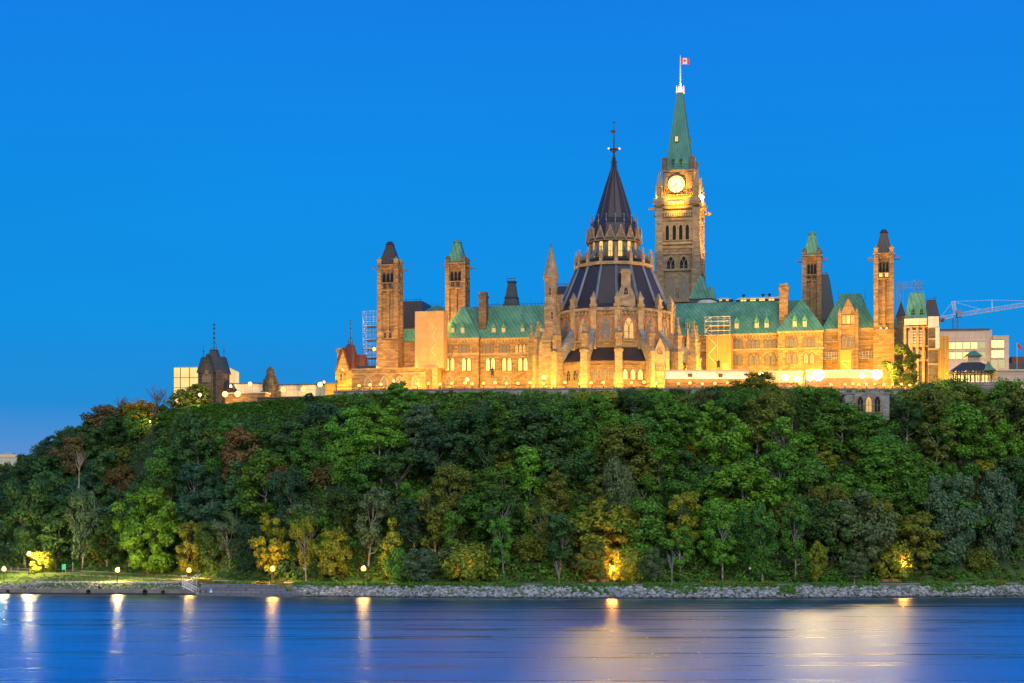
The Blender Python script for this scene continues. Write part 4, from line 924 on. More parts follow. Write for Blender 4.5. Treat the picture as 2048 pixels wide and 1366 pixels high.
# orange sheeted scaffold boxes
def sheeted(label, F, parts_, folds, mat='orange_sheet'):
    T = F.thing('sheeted_scaffold', label, 'scaffold')
    for i, (a_, b_, yt, yb, ly) in enumerate(parts_):
        x0, x1 = F.x(a_, ly), F.x(b_, ly); q = MB().box(x0, x1, ly, ly+5, 0 if yb is None else F.z(yb), F.z(yt)); q.build('sheet', mat, T)
    q = MB()
    for (a_, ya, b_, yb_, ly) in folds: q.tube((F.x(a_,ly),ly-.05,F.z(ya)),(F.x(b_,ly),ly-.05,F.z(yb_)),.09)
    q.build('fold', 'sheet_fold', T); return T
F = Frame(860, 550)
sheeted('tall orange sheeted scaffold box left of the left wing', F, [(830,887,621,735,1),(849,875,734,None,0)], [(862,648,873,658,1),(873,658,864,672,1),(864,672,874,684,1),(874,684,862,700,1),(862,700,872,712,1),(851,744,872,756,0),(872,756,852,770,0),(852,736,874,748,0)])
lamp_light('sheet_light', bpy.data.objects['sheeted_scaffold'], (-2, -12, 3.0), 5000, (1,.48,.06), .3); lamp_light('tower_uplight', bpy.data.objects['sheeted_scaffold'], (F.x(872,8.5), 8.5, F.z(632)), 10000, (1,.50,.09), .3)
F = Frame(1440, 528)
T = sheeted('orange sheeted scaffold with open steel frame on top right of the library', F, [(1413,1462,670,None,1)], [(1435,672,1435,748,1),(1416,672,1433,690,1),(1433,690,1416,708,1),(1416,708,1433,728,1)], 'tan_sheet')
def frame_mb(F, pxs, rows, ly0, ly1, r=.07, diag=True):
    q = MB()
    for ly in (ly0, ly1):
        for p in pxs: x = F.x(p, ly); q.tube((x,ly,F.z(rows[0])),(x,ly,F.z(rows[-1])),r,r,4)
        for yy in rows: q.tube((F.x(pxs[0],ly),ly,F.z(yy)),(F.x(pxs[-1],ly),ly,F.z(yy)),r,r,4)
    for yy in rows:
        for p in pxs: q.tube((F.x(p,ly0),ly0,F.z(yy)),(F.x(p,ly1),ly1,F.z(yy)),r,r,4)
    if diag:
        for i in range(len(rows)-1):
            a_, b_ = (pxs[0], pxs[1]) if i % 2 else (pxs[1], pxs[0]); q.tube((F.x(a_,ly0),ly0,F.z(rows[i])),(F.x(b_,ly0),ly0,F.z(rows[i+1])),r,r,4)
    return q
frame_mb(F, [1410,1422,1436,1448,1460], [669,660,650,641,632], 1, 5).build('scaffold_frame', 'galvanised', T)
q = MB()
for yy in (669, 652): q.box(F.x(1410,1), F.x(1459,1), 1.1, 4.9, F.z(yy), F.z(yy)+.15)
q.build('deck', 'wood_rail', T)
window(T, F.x(1450,1), .97, F.z(738,0,1), 1.0, 1.4, 'orange_sheet', .08, 'sheet_fold', 'rect', 0, 'hatch')
F = Frame(1887, 528); 
sheeted('bright orange sheeted scaffold at the far right corner of the stone block', F, [(1874,1898,672,None,0)], [(1880,674,1880,765,0),(1890,674,1890,765,0)], 'amber_sheet')
lamp_light('facade_uplight', bpy.data.objects['sheeted_scaffold.002'], (0, -7, 4), 6500, (1,.62,.06), .3)
F = Frame(738, 573); T = F.thing('scaffold', 'white lattice scaffold standing left of the dark-capped tower', 'scaffold')
frame_mb(F, [726,733,740,747,753], [725,715,706,697,688,679,670,661,652,643,634,622], 0, 5, .06).build('scaffold_frame', 'white_metal', T)
frame_mb(F, [726,733,740,747,753], [760,725], 0, 5, .06, False).build('legs', 'white_metal', T)
for i, yy in enumerate((652, 679, 697, 715)): MB().box(F.x(727), F.x(752), .1, 4.9, F.z(yy), F.z(yy)+.18).build('deck', 'white_metal', T)
lamp_light('work_light', T, (F.x(749), -.4, F.z(697)), 320, (1,.5,.15), .3); MB().ball((F.x(749), -.4, F.z(699)), .5).build('work_lamp', 'lamp_amber', T)
# right end block: green mansard, white wrap, tracery bay
F = Frame(1836, 520); z = F.z
T = F.thing('end_block', 'dark stone end block with steep green mansard and white wrapped parapet', 'building')
x0, x1 = F.x(1810), F.x(1859); ze = z(650)
MB().box(x0, x1, 0, 16, 0, ze).build('wall', 'dark_stone', T)
b = MB().box(x0-.2, x1-5*K, -.3, 15, ze, z(637)); b.build('parapet_wrap', 'white_panel', T)
MB().taper(x0, x1-4*K, .2, 14, z(637), x0+8*K, x1-11*K, 2.4, 11, z(583)).build('roof', 'green_copper', T)
q = MB()
for k in range(5): x = x0+(x1-x0)*k/4; MB().box(x-.35,x+.35,-.4,.2,0,z(652)).build('pilaster', 'trim_stone', T)
for yy in (655, 694, 722): MB().box(x0-.1, x1+.1, -.3, .1, z(yy), z(yy)+.4).build('string_course', 'trim_stone', T)
w_ = MB()
gx0, gx1 = F.x(1818), F.x(1850)
for k in range(9): x = gx0+(gx1-gx0)*k/8; w_.box(x-.09, x+.09, -.3, .05, z(690), z(661))
for k in range(6): yy = 690-29*k/5; w_.box(gx0, gx1, -.25, .04, z(yy)-.09, z(yy)+.09)
gw_ = w_.build('great_window', 'white_panel', T); MB().box(gx0, gx1, -.1, .02, z(690), z(661)).build('pane', 'dark_glass', gw_)
for px in (1823, 1838, 1847): window(T, F.x(px), -.03, z(716), .9, z(700)-z(716), 'leaded_glass', .18, 'trim_stone', 'lancet1')
for px in (1826, 1843): window(T, F.x(px,1), .6, z(630), 1.0, 1.8, 'dark_glass', .15, 'green_copper', 'lancet1', 0, 'dormer_window')
F2 = Frame(1866, 516); T = F2.thing('corner_turret', 'stone corner turret wrapped in white panels at its top', 'turret')
b = MB().box(F2.x(1857), F2.x(1876), 0, 4, 0, F2.z(655)); b.build('wall', 'dark_stone', T)
MB().box(F2.x(1856), F2.x(1878), -.3, 4.3, F2.z(655), F2.z(633)).build('wrap', 'white_panel', T); MB().box(F2.x(1871), F2.x(1879), -.5, 1, F2.z(697), F2.z(655)-.02).build('wrap_strip', 'white_panel', T)
for yy in (680, 700, 730): MB().box(F2.x(1856), F2.x(1877), -.3, 0, F2.z(yy), F2.z(yy)+.5).build('band', 'trim_stone', T)
lamp_light('facade_uplight', T, (-5, -9, 4), 5000, (1,.62,.14), .3)
T, F = block('red_mansard', 'small dark red mansard roof with finials right of the green mansard', 'building', 1850, 1880, 560, 640, 597, (3,8), 'dark_copper', 'dark_stone', 10, None, (1868,1872))
F = Frame(1802, 545); z = F.z; T = F.thing('corner_spirelet', 'thin black spirelet on a stone shaft left of the green mansard', 'turret')
MB().box(-1.2,1.2,0,2.4,0,z(632)).build('shaft', 'sandstone', T); MB().taper(-1.4,1.4,-.2,2.6,z(632),-.06,.06,1.1,1.3,z(602)).build('cap', 'iron', T)
F = Frame(1803, 560); z = F.z; T = F.thing('side_range', 'lower stone range receding right of the purple-capped tower', 'building')
MB().box(F.x(1787), F.x(1812), 0, 20, 0, z(655)).build('wall', 'sandstone', T); MB().taper(F.x(1786), F.x(1813), -.3, 20, z(655), F.x(1790), F.x(1808), 3, 17, z(630)).build('roof', 'green_copper', T)
F = Frame(1815, 555); T = F.thing('scaffold', 'thin grey rooftop scaffold behind the green mansard', 'scaffold')
frame_mb(F, [1794,1800,1806], [640,628,616,604,592,580,568], 0, 3, .06).build('scaffold_frame', 'galvanised', T)
frame_mb(F, [1794,1812,1828,1846], [576,570,564], 0, 3, .05).build('scaffold_deck', 'galvanised', T)
frame_mb(F, [1828,1837,1846], [585,577,569,561], 0, 3, .05).build('scaffold_cage', 'galvanised', T)
frame_mb(F, [1795,1846], [770,640], 0, 3, .06, False).build('legs', 'galvanised', T)
# modern office block
F = Frame(1950, 640, math.radians(6)); z = F.z; T = F.thing('office_block', 'pale modern office block with two rows of lit windows', 'office building')
x0, x1, x2 = F.x(1880), F.x(1984), F.x(2016)
MB().box(x0, x1, 0, 24, 0, z(661)).build('wall', 'beige_concrete', T); MB().box(x1, x2, -2, 20, 0, z(673)).build('side_wall', 'beige_concrete', T)
MB().box(x0, x1-6*K, -.3, 22, z(661), z(657)).build('roof_slab', 'slate', T)
for row, pans in ((697, [1904,1918,1933,1948,1964]), (717, [1904,1918,1933,1948,1964])):
    for i, p in enumerate(pans): window(T, F.x(p), -.03, z(row), 2.0, z(row-12)-z(row), 'office_window' if i < 4 else 'office_dim', .1, 'white_panel', 'rect')
    for p in (1989, 2002): window(T, F.x(p,-2), -2.03, z(row), 1.9, z(row-14)-z(row), 'office_window', .1, 'white_panel', 'rect')
for p in (1989, 2003): window(T, F.x(p,-2), -2.03, z(738), 1.9, z(722)-z(738), 'office_dim', .1, 'white_panel', 'rect')
F = Frame(2035, 700, 0); z = F.z
T = F.thing('brick_shed', 'low red brick building beside the pale office block', 'building'); MB().box(F.x(2024), F.x(2120), 0, 10, 0, z(713)).build('wall', 'brick_red', T)
MB().box(F.x(2014), F.x(2118), -1, 8, 0, z(727)).build('annex', 'slate', T)
F = Frame(2030, 520, 0); z = F.z; T = F.thing('terrace_building', 'low pale flat-roofed building glowing behind the pavilion', 'building')
MB().box(F.x(1994), F.x(2110), 0, 8, 0, z(742)).build('wall', 'beige_concrete', T); MB().box(F.x(1992), F.x(2112), -.4, 8.4, z(742), z(739)).build('roof_slab', 'white_panel', T)
for k in range(9): lamp_light('terrace_light', T, (F.x(2000)+k*2.2, -2.0, .6), 110, (1,.60,.15), .3) if k % 2 == 0 else None
p_ = at(2034, 745, 690); T = thing('flag', 'small red and white flag on a pole at the far right', 'flag', p_); MB().tube((0,0,-3),(0,0,11),.08).build('pole', 'white_metal', T)
MB().add([(.1,0,10.8),(1.0,.1,10.2),(1.8,0,8.8),(1.6,0,7.6),(.9,.1,8.6),(.1,0,9.0)],[(0,1,4,5),(1,2,3,4)]).build('cloth', 'leaf_red', T)
# pavilion
F = Frame(1950, 496, math.radians(8)); z = F.z; T = F.thing('park_pavilion', 'open pavilion with two-tiered green roof at the cliff edge', 'pavilion')
x0, x1 = F.x(1901), F.x(1990); ze = z(742)
b = MB(); b.taper(x0-.3, x1+.3, -1, 10, ze, x0+3.2, x1-3.2, 3, 6.5, z(722)); b.build('lower_roof', 'slate', T)
b = MB().taper(F.x(1929,3), F.x(1965,3), 2.2, 7.2, z(712,0,3), F.x(1943,4), F.x(1951,4), 4.3, 5.1, z(700,0,3)); b.build('upper_roof', 'green_copper', T)
MB().box(F.x(1935,3), F.x(1960,3), 3.2, 6.2, z(724), z(712,0,3)).build('clerestory', 'beige_concrete', T)
g = MB().xz([(F.x(1966),ze),(F.x(1989),ze),(F.x(1976),z(724))], -1.3, 2); g.build('gable', 'green_copper', T)
for k in range(12):
    x = x0+.8+(x1-x0-1.6)*k/11; MB().box(x-.12, x+.12, 0, .25, z(763), ze).build('post', 'iron' if k % 2 else 'dark_trim', T)
MB().box(x0-.5, x1+1.5, -1.2, 9, 0, z(765)).build('floor', 'grey_stone', T)
MB().box(x0+1.5, x1-1.5, 4, 8, z(765), ze-.02).build('room', 'beige_concrete', T)
for k in range(7): window(T, x0+2.2+k*1.25, 3.96, z(763), .9, z(747)-z(763), 'bright_window', .1, 'iron', 'rect')
rl = MB(); rl.box(x0-.4, x1+1.4, -1.15, -1.1, z(760), z(759.5)); rl.box(x0-.4, x1+1.4, -1.15, -1.1, z(764), z(763.6))
for k in range(24): x = x0-.4+(x1-x0+1.8)*k/23; rl.box(x-.04, x+.04, -1.15, -1.1, z(765), z(759.5))
rl.build('railing', 'white_metal', T)
for k in range(5): lamp_light('pavilion_light', T, (x0+1.5+k*2.3, 1.8, ze-.5), 60, (1,.6,.18), .2)
lamp_light('site_and_fill_light', bpy.data.objects['office_block'], (-4, -20, 5), 38000, (1,.58,.30), .5)  # added fill with no fixture behind it, warms and brightens the office front
# crane
F = Frame(1911, 800, 0); z = F.z; T = F.thing('tower_crane', 'white tower crane with long lattice jib behind the office block', 'crane')
def lattice(mb, a, b, w, n, r=.09):
    a, b = Vector(a), Vector(b); d = (b-a).normalized(); u_ = d.cross(Vector((0,1,0))).normalized()*w; v_ = Vector((0,w,0))
    cs = [u_+v_, u_-v_, -u_-v_, -u_+v_]
    for c_ in cs: mb.tube(a+c_, b+c_, r, r, 4)
    for i in range(n):
        p, q = a.lerp(b, i/n), a.lerp(b, (i+1)/n)
        for j in range(4): mb.tube(p+cs[j], q+cs[(j+1)%4], r*.7, r*.7, 4)
    return mb
zt = z(630)
lattice(MB(), (0,0,0), (0,0,zt-1), 1.0, 22, .11).build('mast', 'crane_blue', T)
lattice(MB(), (1,0,zt), (F.x(2110),0,z(600)), .75, 34, .085).build('jib', 'crane_white', T)
lattice(MB(), (-1,0,zt-.5), (F.x(1880),0,z(637)), .6, 6, .1).build('counter_jib', 'crane_white', T)
q = MB(); lattice(q, (0,0,zt), (-1.2,0,z(603)), .6, 6, .14); q.build('apex', 'crane_white', T)
q = MB(); q.tube((-1.2,0,z(603)),(F.x(1984),0,z(625)),.07); q.tube((-1.2,0,z(603)),(F.x(1882),0,z(634)),.07); q.tube((F.x(1984),0,z(622)),(F.x(1984),0,z(600)),.25,.12); q.tube((F.x(1984),0,z(600)),(F.x(2110),0,z(603)),.06); q.tube((F.x(1984),0,z(600)),(-1.2,0,z(603)),.06); q.build('stay_cable', 'crane_white', T)
MB().box(.4,2.4,-1.2,1.2,zt-1,zt+2).build('cab', 'crane_blue', T); MB().box(F.x(1882),F.x(1888),-1,1,z(643),z(637)).build('counterweight', 'slate', T)
# ---- left end
F = Frame(692, 560); z = F.z; T = F.thing('red_roofed_lodge', 'small floodlit yellow lodge with steep red roof and iron crest', 'lodge')
x0, x1 = F.x(671), F.x(706); hw = (x1-x0)/2; zc_ = z(741); e_ = .6
MB().box(x0, x1, 0, 8, 0, zc_).build('wall', 'sandstone', T)
g = MB().xz([(x0+.5,zc_),(x1-1.2,zc_),((x0+x1)/2-.3,z(699))], -.3, 3); g.build('gable', 'sandstone', T)
r = MB().taper(x0-.3, x1+.3, .2, 8.3, zc_, -.9, 1.2, 3.2, 5, z(687)); r.build('roof', 'red_tile', T)
g = MB().xz([(x0+.0,zc_-.1),(x0+.5,zc_-.1),((x0+x1)/2-.3,z(698)),((x0+x1)/2-.3,z(694))],-.55,3); g.add(*MB().xz([(x1-.7,zc_-.1),(x1-1.2,zc_-.1),((x0+x1)/2-.3,z(698)),((x0+x1)/2-.3,z(694))],-.55,3).__dict__.values()); g.build('gable_roof', 'red_tile', T)
MB().box(x1-2.5, x1+2.2, 3, 8, 0, z(735)).build('side_wall', 'sandstone', T); MB().taper(x1-2.5, x1+2.4, 2.8, 8.2, z(735), x1-2.5, x1+2.2, 4.5, 6.5, z(706)).build('side_roof', 'red_tile', T)
c_ = MB().box(x0-.2, x0+1.2, 2, 3.5, 0, z(700)); c_.box(x0-.4, x0+1.4, 1.8, 3.7, z(700), z(695)); c_.build('chimney', 'sandstone', T)
for k in (-.55,.55): window(T, (x0+x1)/2-.3+k, -.33, z(762), .7, z(746)-z(762), 'dark_glass', .12, 'trim_stone', 'lancet1')
MB().lathe([(.55,0),(.45,.15)],12).xf(Matrix.Translation(((x0+x1)/2-.3,-.35,z(739))) @ Matrix.Rotation(PI/2,4,'X')).build('rose_window', 'grey_stone', T)
def crest(mb, x, y, z0, zt, w):
    mb.path([(x,y,z0),(x,y,zt)],[.14,.05],5)
    for k in range(4):
        an = PI/2*k+.4; mb.path([(x+w*math.sin(an),y+w*math.cos(an),z0),(x+w*.8*math.sin(an),y+w*.8*math.cos(an),z0+(zt-z0)*.22),(x,y,z0+(zt-z0)*.34)],[.08,.07,.05],4)
    for f in (.45,.62,.8,.93): mb.ball((x,y,z0+(zt-z0)*f),.26*w/.8,6,4)
    mb.box(x-w,x+w,y-w,y+w,z0-.05,z0+.12); mb.box(x-w*.9,x+w*.9,y-.04,y+.04,z0+.7,z0+.8)
q = MB(); crest(q, .15, 4, z(687), z(634), .9); q.build('crest', 'iron', T); q = MB(); q.tube((x1+1.4,5.5,z(706)),(x1+1.4,5.5,z(685)),.08,.04); q.ball((x1+1.4,5.5,z(695)),.25,6,4); q.build('finial', 'iron', T)
lamp_light('lodge_uplight', T, (-.5, -11, 3.5), 42000, (1,.56,.03), .3)
F = Frame(775, 545); z = F.z; T = F.thing('low_stone_building', 'long low brown stone building with pointed blind arches', 'building')
x0, x1 = F.x(704), F.x(851); MB().box(x0, x1, 0, 12, 0, z(738)).build('wall', 'sandstone', T)
b = MB().box(x0-.2, x1+.2, -.25, .1, z(748), z(746)); b.box(x0-.2, x1+.1, -.3, 12.2, z(738), z(736)); b.build('coping', 'trim_stone', T)
MB().box(F.x(712,3), F.x(752,3), 3, 9, z(736), z(728)).build('roof_plant', 'slate', T)
for p in (736, 768, 799, 831): window(T, F.x(p), -.03, z(774), 1.7, z(755)-z(774), 'leaded_glass', .35, 'trim_stone', 'lancet2', 0, 'arched_window')
for p in (730, 790, 840): lamp_light('facade_uplight', T, (F.x(p), -9, 3), 3800, (1,.50,.08), .3)
for p in (745, 790, 815): lamp_light('tower_uplight', T, (F.x(p,8), 8, z(736)+.45), 9500, (1,.50,.10), .3)
F = Frame(420, 585); z = F.z; T = F.thing('gatehouse_tower', 'dark gothic tower with steep slate roof and tall iron crest', 'tower')
x0, x1 = F.x(396), F.x(443); MB().box(x0, x1, 0, 7, 0, z(745)).build('wall', 'dark_stone', T)
r = MB().taper(x0-.4, x1+.4, -.4, 7.4, z(745), x0+.2, x1-.2, 2.2, 4.8, z(712)); r.build('side_roof', 'slate', T)
r = MB().taper(x0+1.0, x1-1.0, .3, 6.7, z(742), -1.0, 1.0, 2.6, 4.4, z(698)); r.build('roof', 'slate', T)
g = MB().xz([(F.x(403),z(745)),(F.x(428),z(745)),(F.x(415),z(713))], -.7, 3); g.box(F.x(403),F.x(428),-.7,.5,0,z(745)); g.build('gable', 'dark_stone', T)
g = MB(); 
for sx, p in ((-1,401),(1,430)): g.add(*MB().xz([(F.x(p),z(746)),(F.x(p-sx*4),z(746)),(F.x(415),z(714)),(F.x(415),z(708))],-.95,3).__dict__.values())
g.build('gable_roof', 'slate', T)
for p, t_ in ((399,688),(440,687)): q = MB(); q.tube((F.x(p),3.4,z(712)),(F.x(p),3.4,z(t_)),.09,.04); q.ball((F.x(p),3.4,z(700)),.25,6,4); q.build('finial', 'iron', T)
q = MB(); crest(q, 0, 3.5, z(698), z(643), 1.1); q.build('crest', 'iron', T)
for k in (-.7,.7): window(T, F.x(415)+k, -.73, z(764), .9, z(750)-z(764), 'leaded_glass', .15, 'trim_stone', 'lancet1')
window(T, F.x(415), -.73, z(748), .8, z(741)-z(748), 'leaded_glass', .12, 'trim_stone', 'lancet1')
for p in (437, 443): MB().box(F.x(p)-.5, F.x(p)+.5, -1.0, .4, 0, z(740)).build('buttress', 'dark_stone', T)
MB().box(F.x(380), F.x(398), 1, 8, 0, z(779)).build('annex', 'dark_stone', T); MB().taper(F.x(378), F.x(398), .6, 8.4, z(779), F.x(388), F.x(398), 3, 6, z(766)).build('annex_roof', 'slate', T)
MB().box(F.x(444), F.x(456), 1, 8, 0, z(776)).build('annex', 'dark_stone', T); MB().taper(F.x(444), F.x(458), .6, 8.4, z(776), F.x(444), F.x(450), 3, 6, z(763)).build('annex_roof', 'slate', T)
F = Frame(400, 622, math.radians(4)); z = F.z; T = F.thing('sheeted_block', 'glowing white sheeted construction block behind the dark gatehouse tower', 'sheeted building')
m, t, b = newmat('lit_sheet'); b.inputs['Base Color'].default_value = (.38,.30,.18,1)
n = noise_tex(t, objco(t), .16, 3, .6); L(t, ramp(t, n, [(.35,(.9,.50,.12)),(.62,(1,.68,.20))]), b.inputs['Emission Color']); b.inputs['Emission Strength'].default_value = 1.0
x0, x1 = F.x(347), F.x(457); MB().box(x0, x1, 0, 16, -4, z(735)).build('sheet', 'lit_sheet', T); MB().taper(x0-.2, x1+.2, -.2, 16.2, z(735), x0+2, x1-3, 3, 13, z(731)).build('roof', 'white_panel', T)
q = MB()
for p in (347, 361, 379, 455): q.tube((F.x(p),-.1,-2),(F.x(p),-.1,z(735)),.12,.12,4)
for yy in (755, 775): q.tube((x0,-.1,z(yy)),(x1,-.1,z(yy)),.08,.08,4)
q.build('scaffold_frame', 'wood_rail', T)
lamp_light('site_and_fill_light', T, (F.x(352), -6, 2), 2500, (1,.62,.3), .4)
F = Frame(541, 575); z = F.z; T = F.thing('lantern_turret', 'small dark stone lantern turret with domed cap', 'turret')
b = MB(); b.lathe([(1.9,0),(1.9,z(772)),(1.5,z(768)),(1.5,z(755)),(1.7,z(754)),(1.2,z(750)),(1.2,z(743)),(1.3,z(742)),(.9,z(738)),(.5,z(735)),(.1,z(732.5))],10); b.build('shaft', 'dark_stone', T)
q = MB()
for sx in (-1,1):
    q.box(sx*2.0-.4,sx*2.0+.4,-.4,.4,0,z(765)); q.taper(sx*2.0-.4,sx*2.0+.4,-.4,.4,z(765),sx*2.0-.1,sx*2.0+.1,-.1,.1,z(756))
q.build('buttress', 'dark_stone', T); MB().box(-2.6,2.6,-1.2,3,0,z(782)).build('base', 'dark_stone', T)
lamp_light('site_and_fill_light', T, (-4, -4, 1), 600, (1,.55,.12), .3)
def shed(label, pxl, pxr, d, yt, wall, roof='slate', dep=8, yb=None):
    F = Frame((pxl+pxr)/2, d); T = F.thing('site_shed', label, 'low building', 'low site buildings at the left')
    x0, x1 = F.x(pxl), F.x(pxr); MB().box(x0, x1, 0, dep, -2, F.z(yt)).build('wall', wall, T); MB().box(x0-.3, x1+.3, -.4, dep+.3, F.z(yt), F.z(yt-2)).build('roof_slab', roof, T); return T, F
T, F = shed('long low pale site building right of the gatehouse tower', 456, 525, 590, 768, 'white_panel')
for p in (505, 470): lamp_light('site_and_fill_light', T, (F.x(p), -3, F.z(772)), 1300, (1,.58,.18), .3)
MB().ball((F.x(507), -3, F.z(770)), .6).build('lamp', 'lamp_yellow', T)
T, F = shed('white site hoarding between lantern turret and red-roofed lodge', 556, 650, 575, 770, 'white_panel')
for p in (572, 612): lamp_light('site_and_fill_light', T, (F.x(p), -3, F.z(781)), 1500, (1,.52,.10), .3); MB().ball((F.x(p), -2.5, F.z(780)), .75).build('lamp', 'lamp_amber', T)
T, F = shed('low dark kiosk left of the red-roofed lodge', 650, 672, 560, 768, 'dark_stone')
MB().ball((F.x(640,-2), -2, F.z(770)), .7).build('lamp', 'lamp_orange', T); MB().ball((F.x(648,-2), -2, F.z(765)), .35).build('red_lamp', 'red_lamp', T); MB().tube((F.x(640,-2),-2,-2),(F.x(640,-2),-2,F.z(770)),.1).build('lamp_post', 'iron', T)
lamp_light('site_and_fill_light', T, (F.x(640,-2), -3, F.z(772)), 900, (1,.4,.08), .3)
T, F = shed('low yellow-lit wall and kiosk below the lantern turret', 450, 530, 545, 787, 'sandstone', 'white_panel', 4)
for p in (455, 480): lamp_light('site_and_fill_light', T, (F.x(p), -2.5, 1.2), 900, (1,.52,.10), .3); MB().ball((F.x(p), -2, F.z(789)), .8).build('lamp', 'lamp_yellow', T)
T, F = shed('low ramp wall edged with railing by the lantern turret', 515, 650, 540, 795, 'dark_stone', 'dark_trim', 4)
F = Frame(12, 1150, 0); T = F.thing('distant_block', 'pale flat-roofed building far away beyond the hill on the left', 'building')
MB().box(F.x(-60), F.x(34), 0, 20, -40, F.z(908)).build('wall', 'white_panel', T); MB().box(F.x(6), F.x(22), 3, 12, F.z(908), F.z(905)).build('roof_plant', 'beige_concrete', T)
for k in range(6): window(T, F.x(-2+k*6), -.03, F.z(914), 1.2, 1.0, 'warm_window', .1, 'white_panel', 'rect')
# ------------------------------------------------------------------ terrace edge: retaining wall, railing, lamps
def edge(u, off=0): d = float(I(u, T_DT))+off; return (u-1024)/F_PX*d, d
def along(pts, mb, prof):
    k = len(prof); n = len(pts); V = []
    for (u, z) in pts:
        for off, dz in prof:
            x, y = edge(u, off); V.append((x, y, z+dz))
    mb.add(V, [(i*k+j,(i+1)*k+j,(i+1)*k+(j+1)%k,i*k+(j+1)%k) for i in range(n-1) for j in range(k)]+[tuple(range(k-1,-1,-1)),tuple(range((n-1)*k,n*k))])
    return mb
T = thing('retaining_wall', 'long grey stone retaining wall along the cliff edge', 'wall')
along([(u, 0) for u in range(668, 2012, 24)], MB(), [(-.8,44),(-.8,51.7),(.4,51.7),(.4,44)]).build('wall', 'grey_stone', T)
along([(u, 0) for u in range(668, 2012, 24)], MB(), [(-1.0,51.71),(-1.0,52.0),(.6,52.0),(.6,51.71)]).build('coping', 'concrete', T)
T = thing('arched_wall', 'grey stone wall with three pointed arches set into the upper slope', 'wall')
F = Frame(1742, 473.5, math.radians(2)); T.location = F.loc(); T.rotation_euler = (0,0,-F.th); z = F.z
x0, x1 = F.x(1690), F.x(1779)
MB().box(x0, x1, 0, 9, z(840), z(788)).build('wall', 'grey_stone', T); MB().box(x0-.2, x1+.2, -.3, 9, z(788), z(785)).build('coping', 'grey_stone', T)
MB().box(F.x(1708), F.x(1766), -.35, .3, z(832), z(786)-.01).build('bay', 'grey_stone', T)
for i, p in enumerate((1720, 1737, 1754)): window(T, F.x(p), -.38, z(824), 1.35, z(793)-z(824), 'warm_window' if i == 1 else 'dark_glass', .3, 'pale_sandstone', 'lancet1', 0, 'arch_opening')
RT = thing('terrace_railing', 'thin iron railing along the top of the retaining wall', 'railing')
mb = MB(); mt = MB(); us = np.arange(672, 2000, 3.0)
for i, u in enumerate(us):
    x, y = edge(u, -.2); mb.tube((x,y,52),(x,y,53.1),.035,.035,4)
mb.build('balusters', 'wood_rail', RT)
pts = [edge(u, -.2) for u in range(672, 2001, 12)]
for zz in (53.1, 52.2):
    for a_, b_ in zip(pts[:-1], pts[1:]): mt.tube((*a_, zz), (*b_, zz), .05, .05, 4)
mt.build('rail', 'wood_rail', RT)
def globe_lamp(name, x, y, z, h, r, mat, power, col, post='iron', lr=.25):
    T = link(name, None, None, (x, y, z)); T.empty_display_size = .4
    m_ = MB(); m_.tube((0,0,0),(0,0,.5),.16,.12,8); m_.tube((0,0,.5),(0,0,h-r*.8),.07,.055,8); m_.lathe([(.06,h-r*1.25),(r*.55,h-r*1.0),(r*.6,h-r*.85)],8); m_.build('post', post, T)
    g = MB().ball((0,0,h), r, 12, 8).build('globe', mat, T, True)
    if power:
        lamp_light('lamp_light', T, (0, r+lr+.12, h-r*.2), power, col, lr)
        if power > 600: lamp_light('lamp_light', T, (0, 0, h+r+.25), power*.45, col, .15)
    return T
LU = [718,740,762,788,835,857,880,903,930,944,967,990,1013,1036,1060,1087,1107,1130,1159,1182,1207,1230,1263,1288,1313,1357,1380,1405,1430,1455,1480,1545,1600,1662,1690,1706,1718,1733,1750,1768,1785,1803,1820,1838]
for i, u in enumerate(LU):
    x, y = edge(u, -.35 if u < 1340 else -.3); big = .36 if u < 1670 else .32
    T = globe_lamp('globe_lamp', x, y, 52, 1.0+.25*((i*7) % 3)/2+(.25 if u < 1340 else 0), big, 'lamp_amber', 260, (1,.50,.11), 'iron', .2)
    later(T, 'amber railing lamp', u, 'in front of' if u > 700 else 'near', 'lamp', 'globe lamps along the terrace railing')
for u, py, lab in ((787,762,'taller twin globe lamp post rising behind the tree tip left of the orange sheeting'),(934,759,'bright white-yellow globe on a tall post in front of the left wing pavilion'),(1087,755,'bright globe lamp on a taller post below the round spired turret')):
    x, y = edge(u, 6); p = at(u, py, y)
    T = globe_lamp('tall_globe_lamp', p.x, y, Z0, p.z-Z0, .5 if u > 800 else .35, 'lamp_yellow', 900, (1,.62,.2)); tag(T, lab, 'lamp', 'taller lamps on the terrace')
def floodlight(u, py, off, power, r, lab, col=(1,.60,.16)):
    x, y = edge(u, off); p = at(u, py, y)
    T = thing('floodlight', lab, 'floodlight', (x, y, Z0), 0, 'floodlights on the right terrace'); h = p.z-Z0
    m_ = MB(); m_.tube((0,0,0),(0,0,h),.09,.07); m_.box(-r,r,.05,.5,h-r*.8,h+r*.8); m_.build('housing', 'iron', T)
    MB().ball((0,-.1,h), r*.95, 12, 8).build('lens', 'flood_lens', T, True)
    lamp_light('flood', T, (0, -r-1.0, h+.3), power, col, .7)
floodlight(1522, 748, 7, 900, .55, 'small floodlight shining over the bush right of the long white hoarding')
floodlight(1570, 755, 6, 1800, .8, 'wide floodlight just left of the dark post at the terrace edge')
floodlight(1594, 757, 6, 1500, .75, 'second floodlight beside the dark post in the hoarding')
floodlight(1637, 750, 6, 12000, 1.5, 'largest glaring floodlight below the green-capped right tower')
floodlight(1620, 757, 5, 1000, .6, 'smaller lamp touching the left side of the largest floodlight')
floodlight(1754, 749, 6, 13000, 1.2, 'dazzling floodlight at the foot of the purple-capped tower')
floodlight(1724, 752, 6, 900, .55, 'small floodlight just left of the dazzling one by the purple-capped tower')
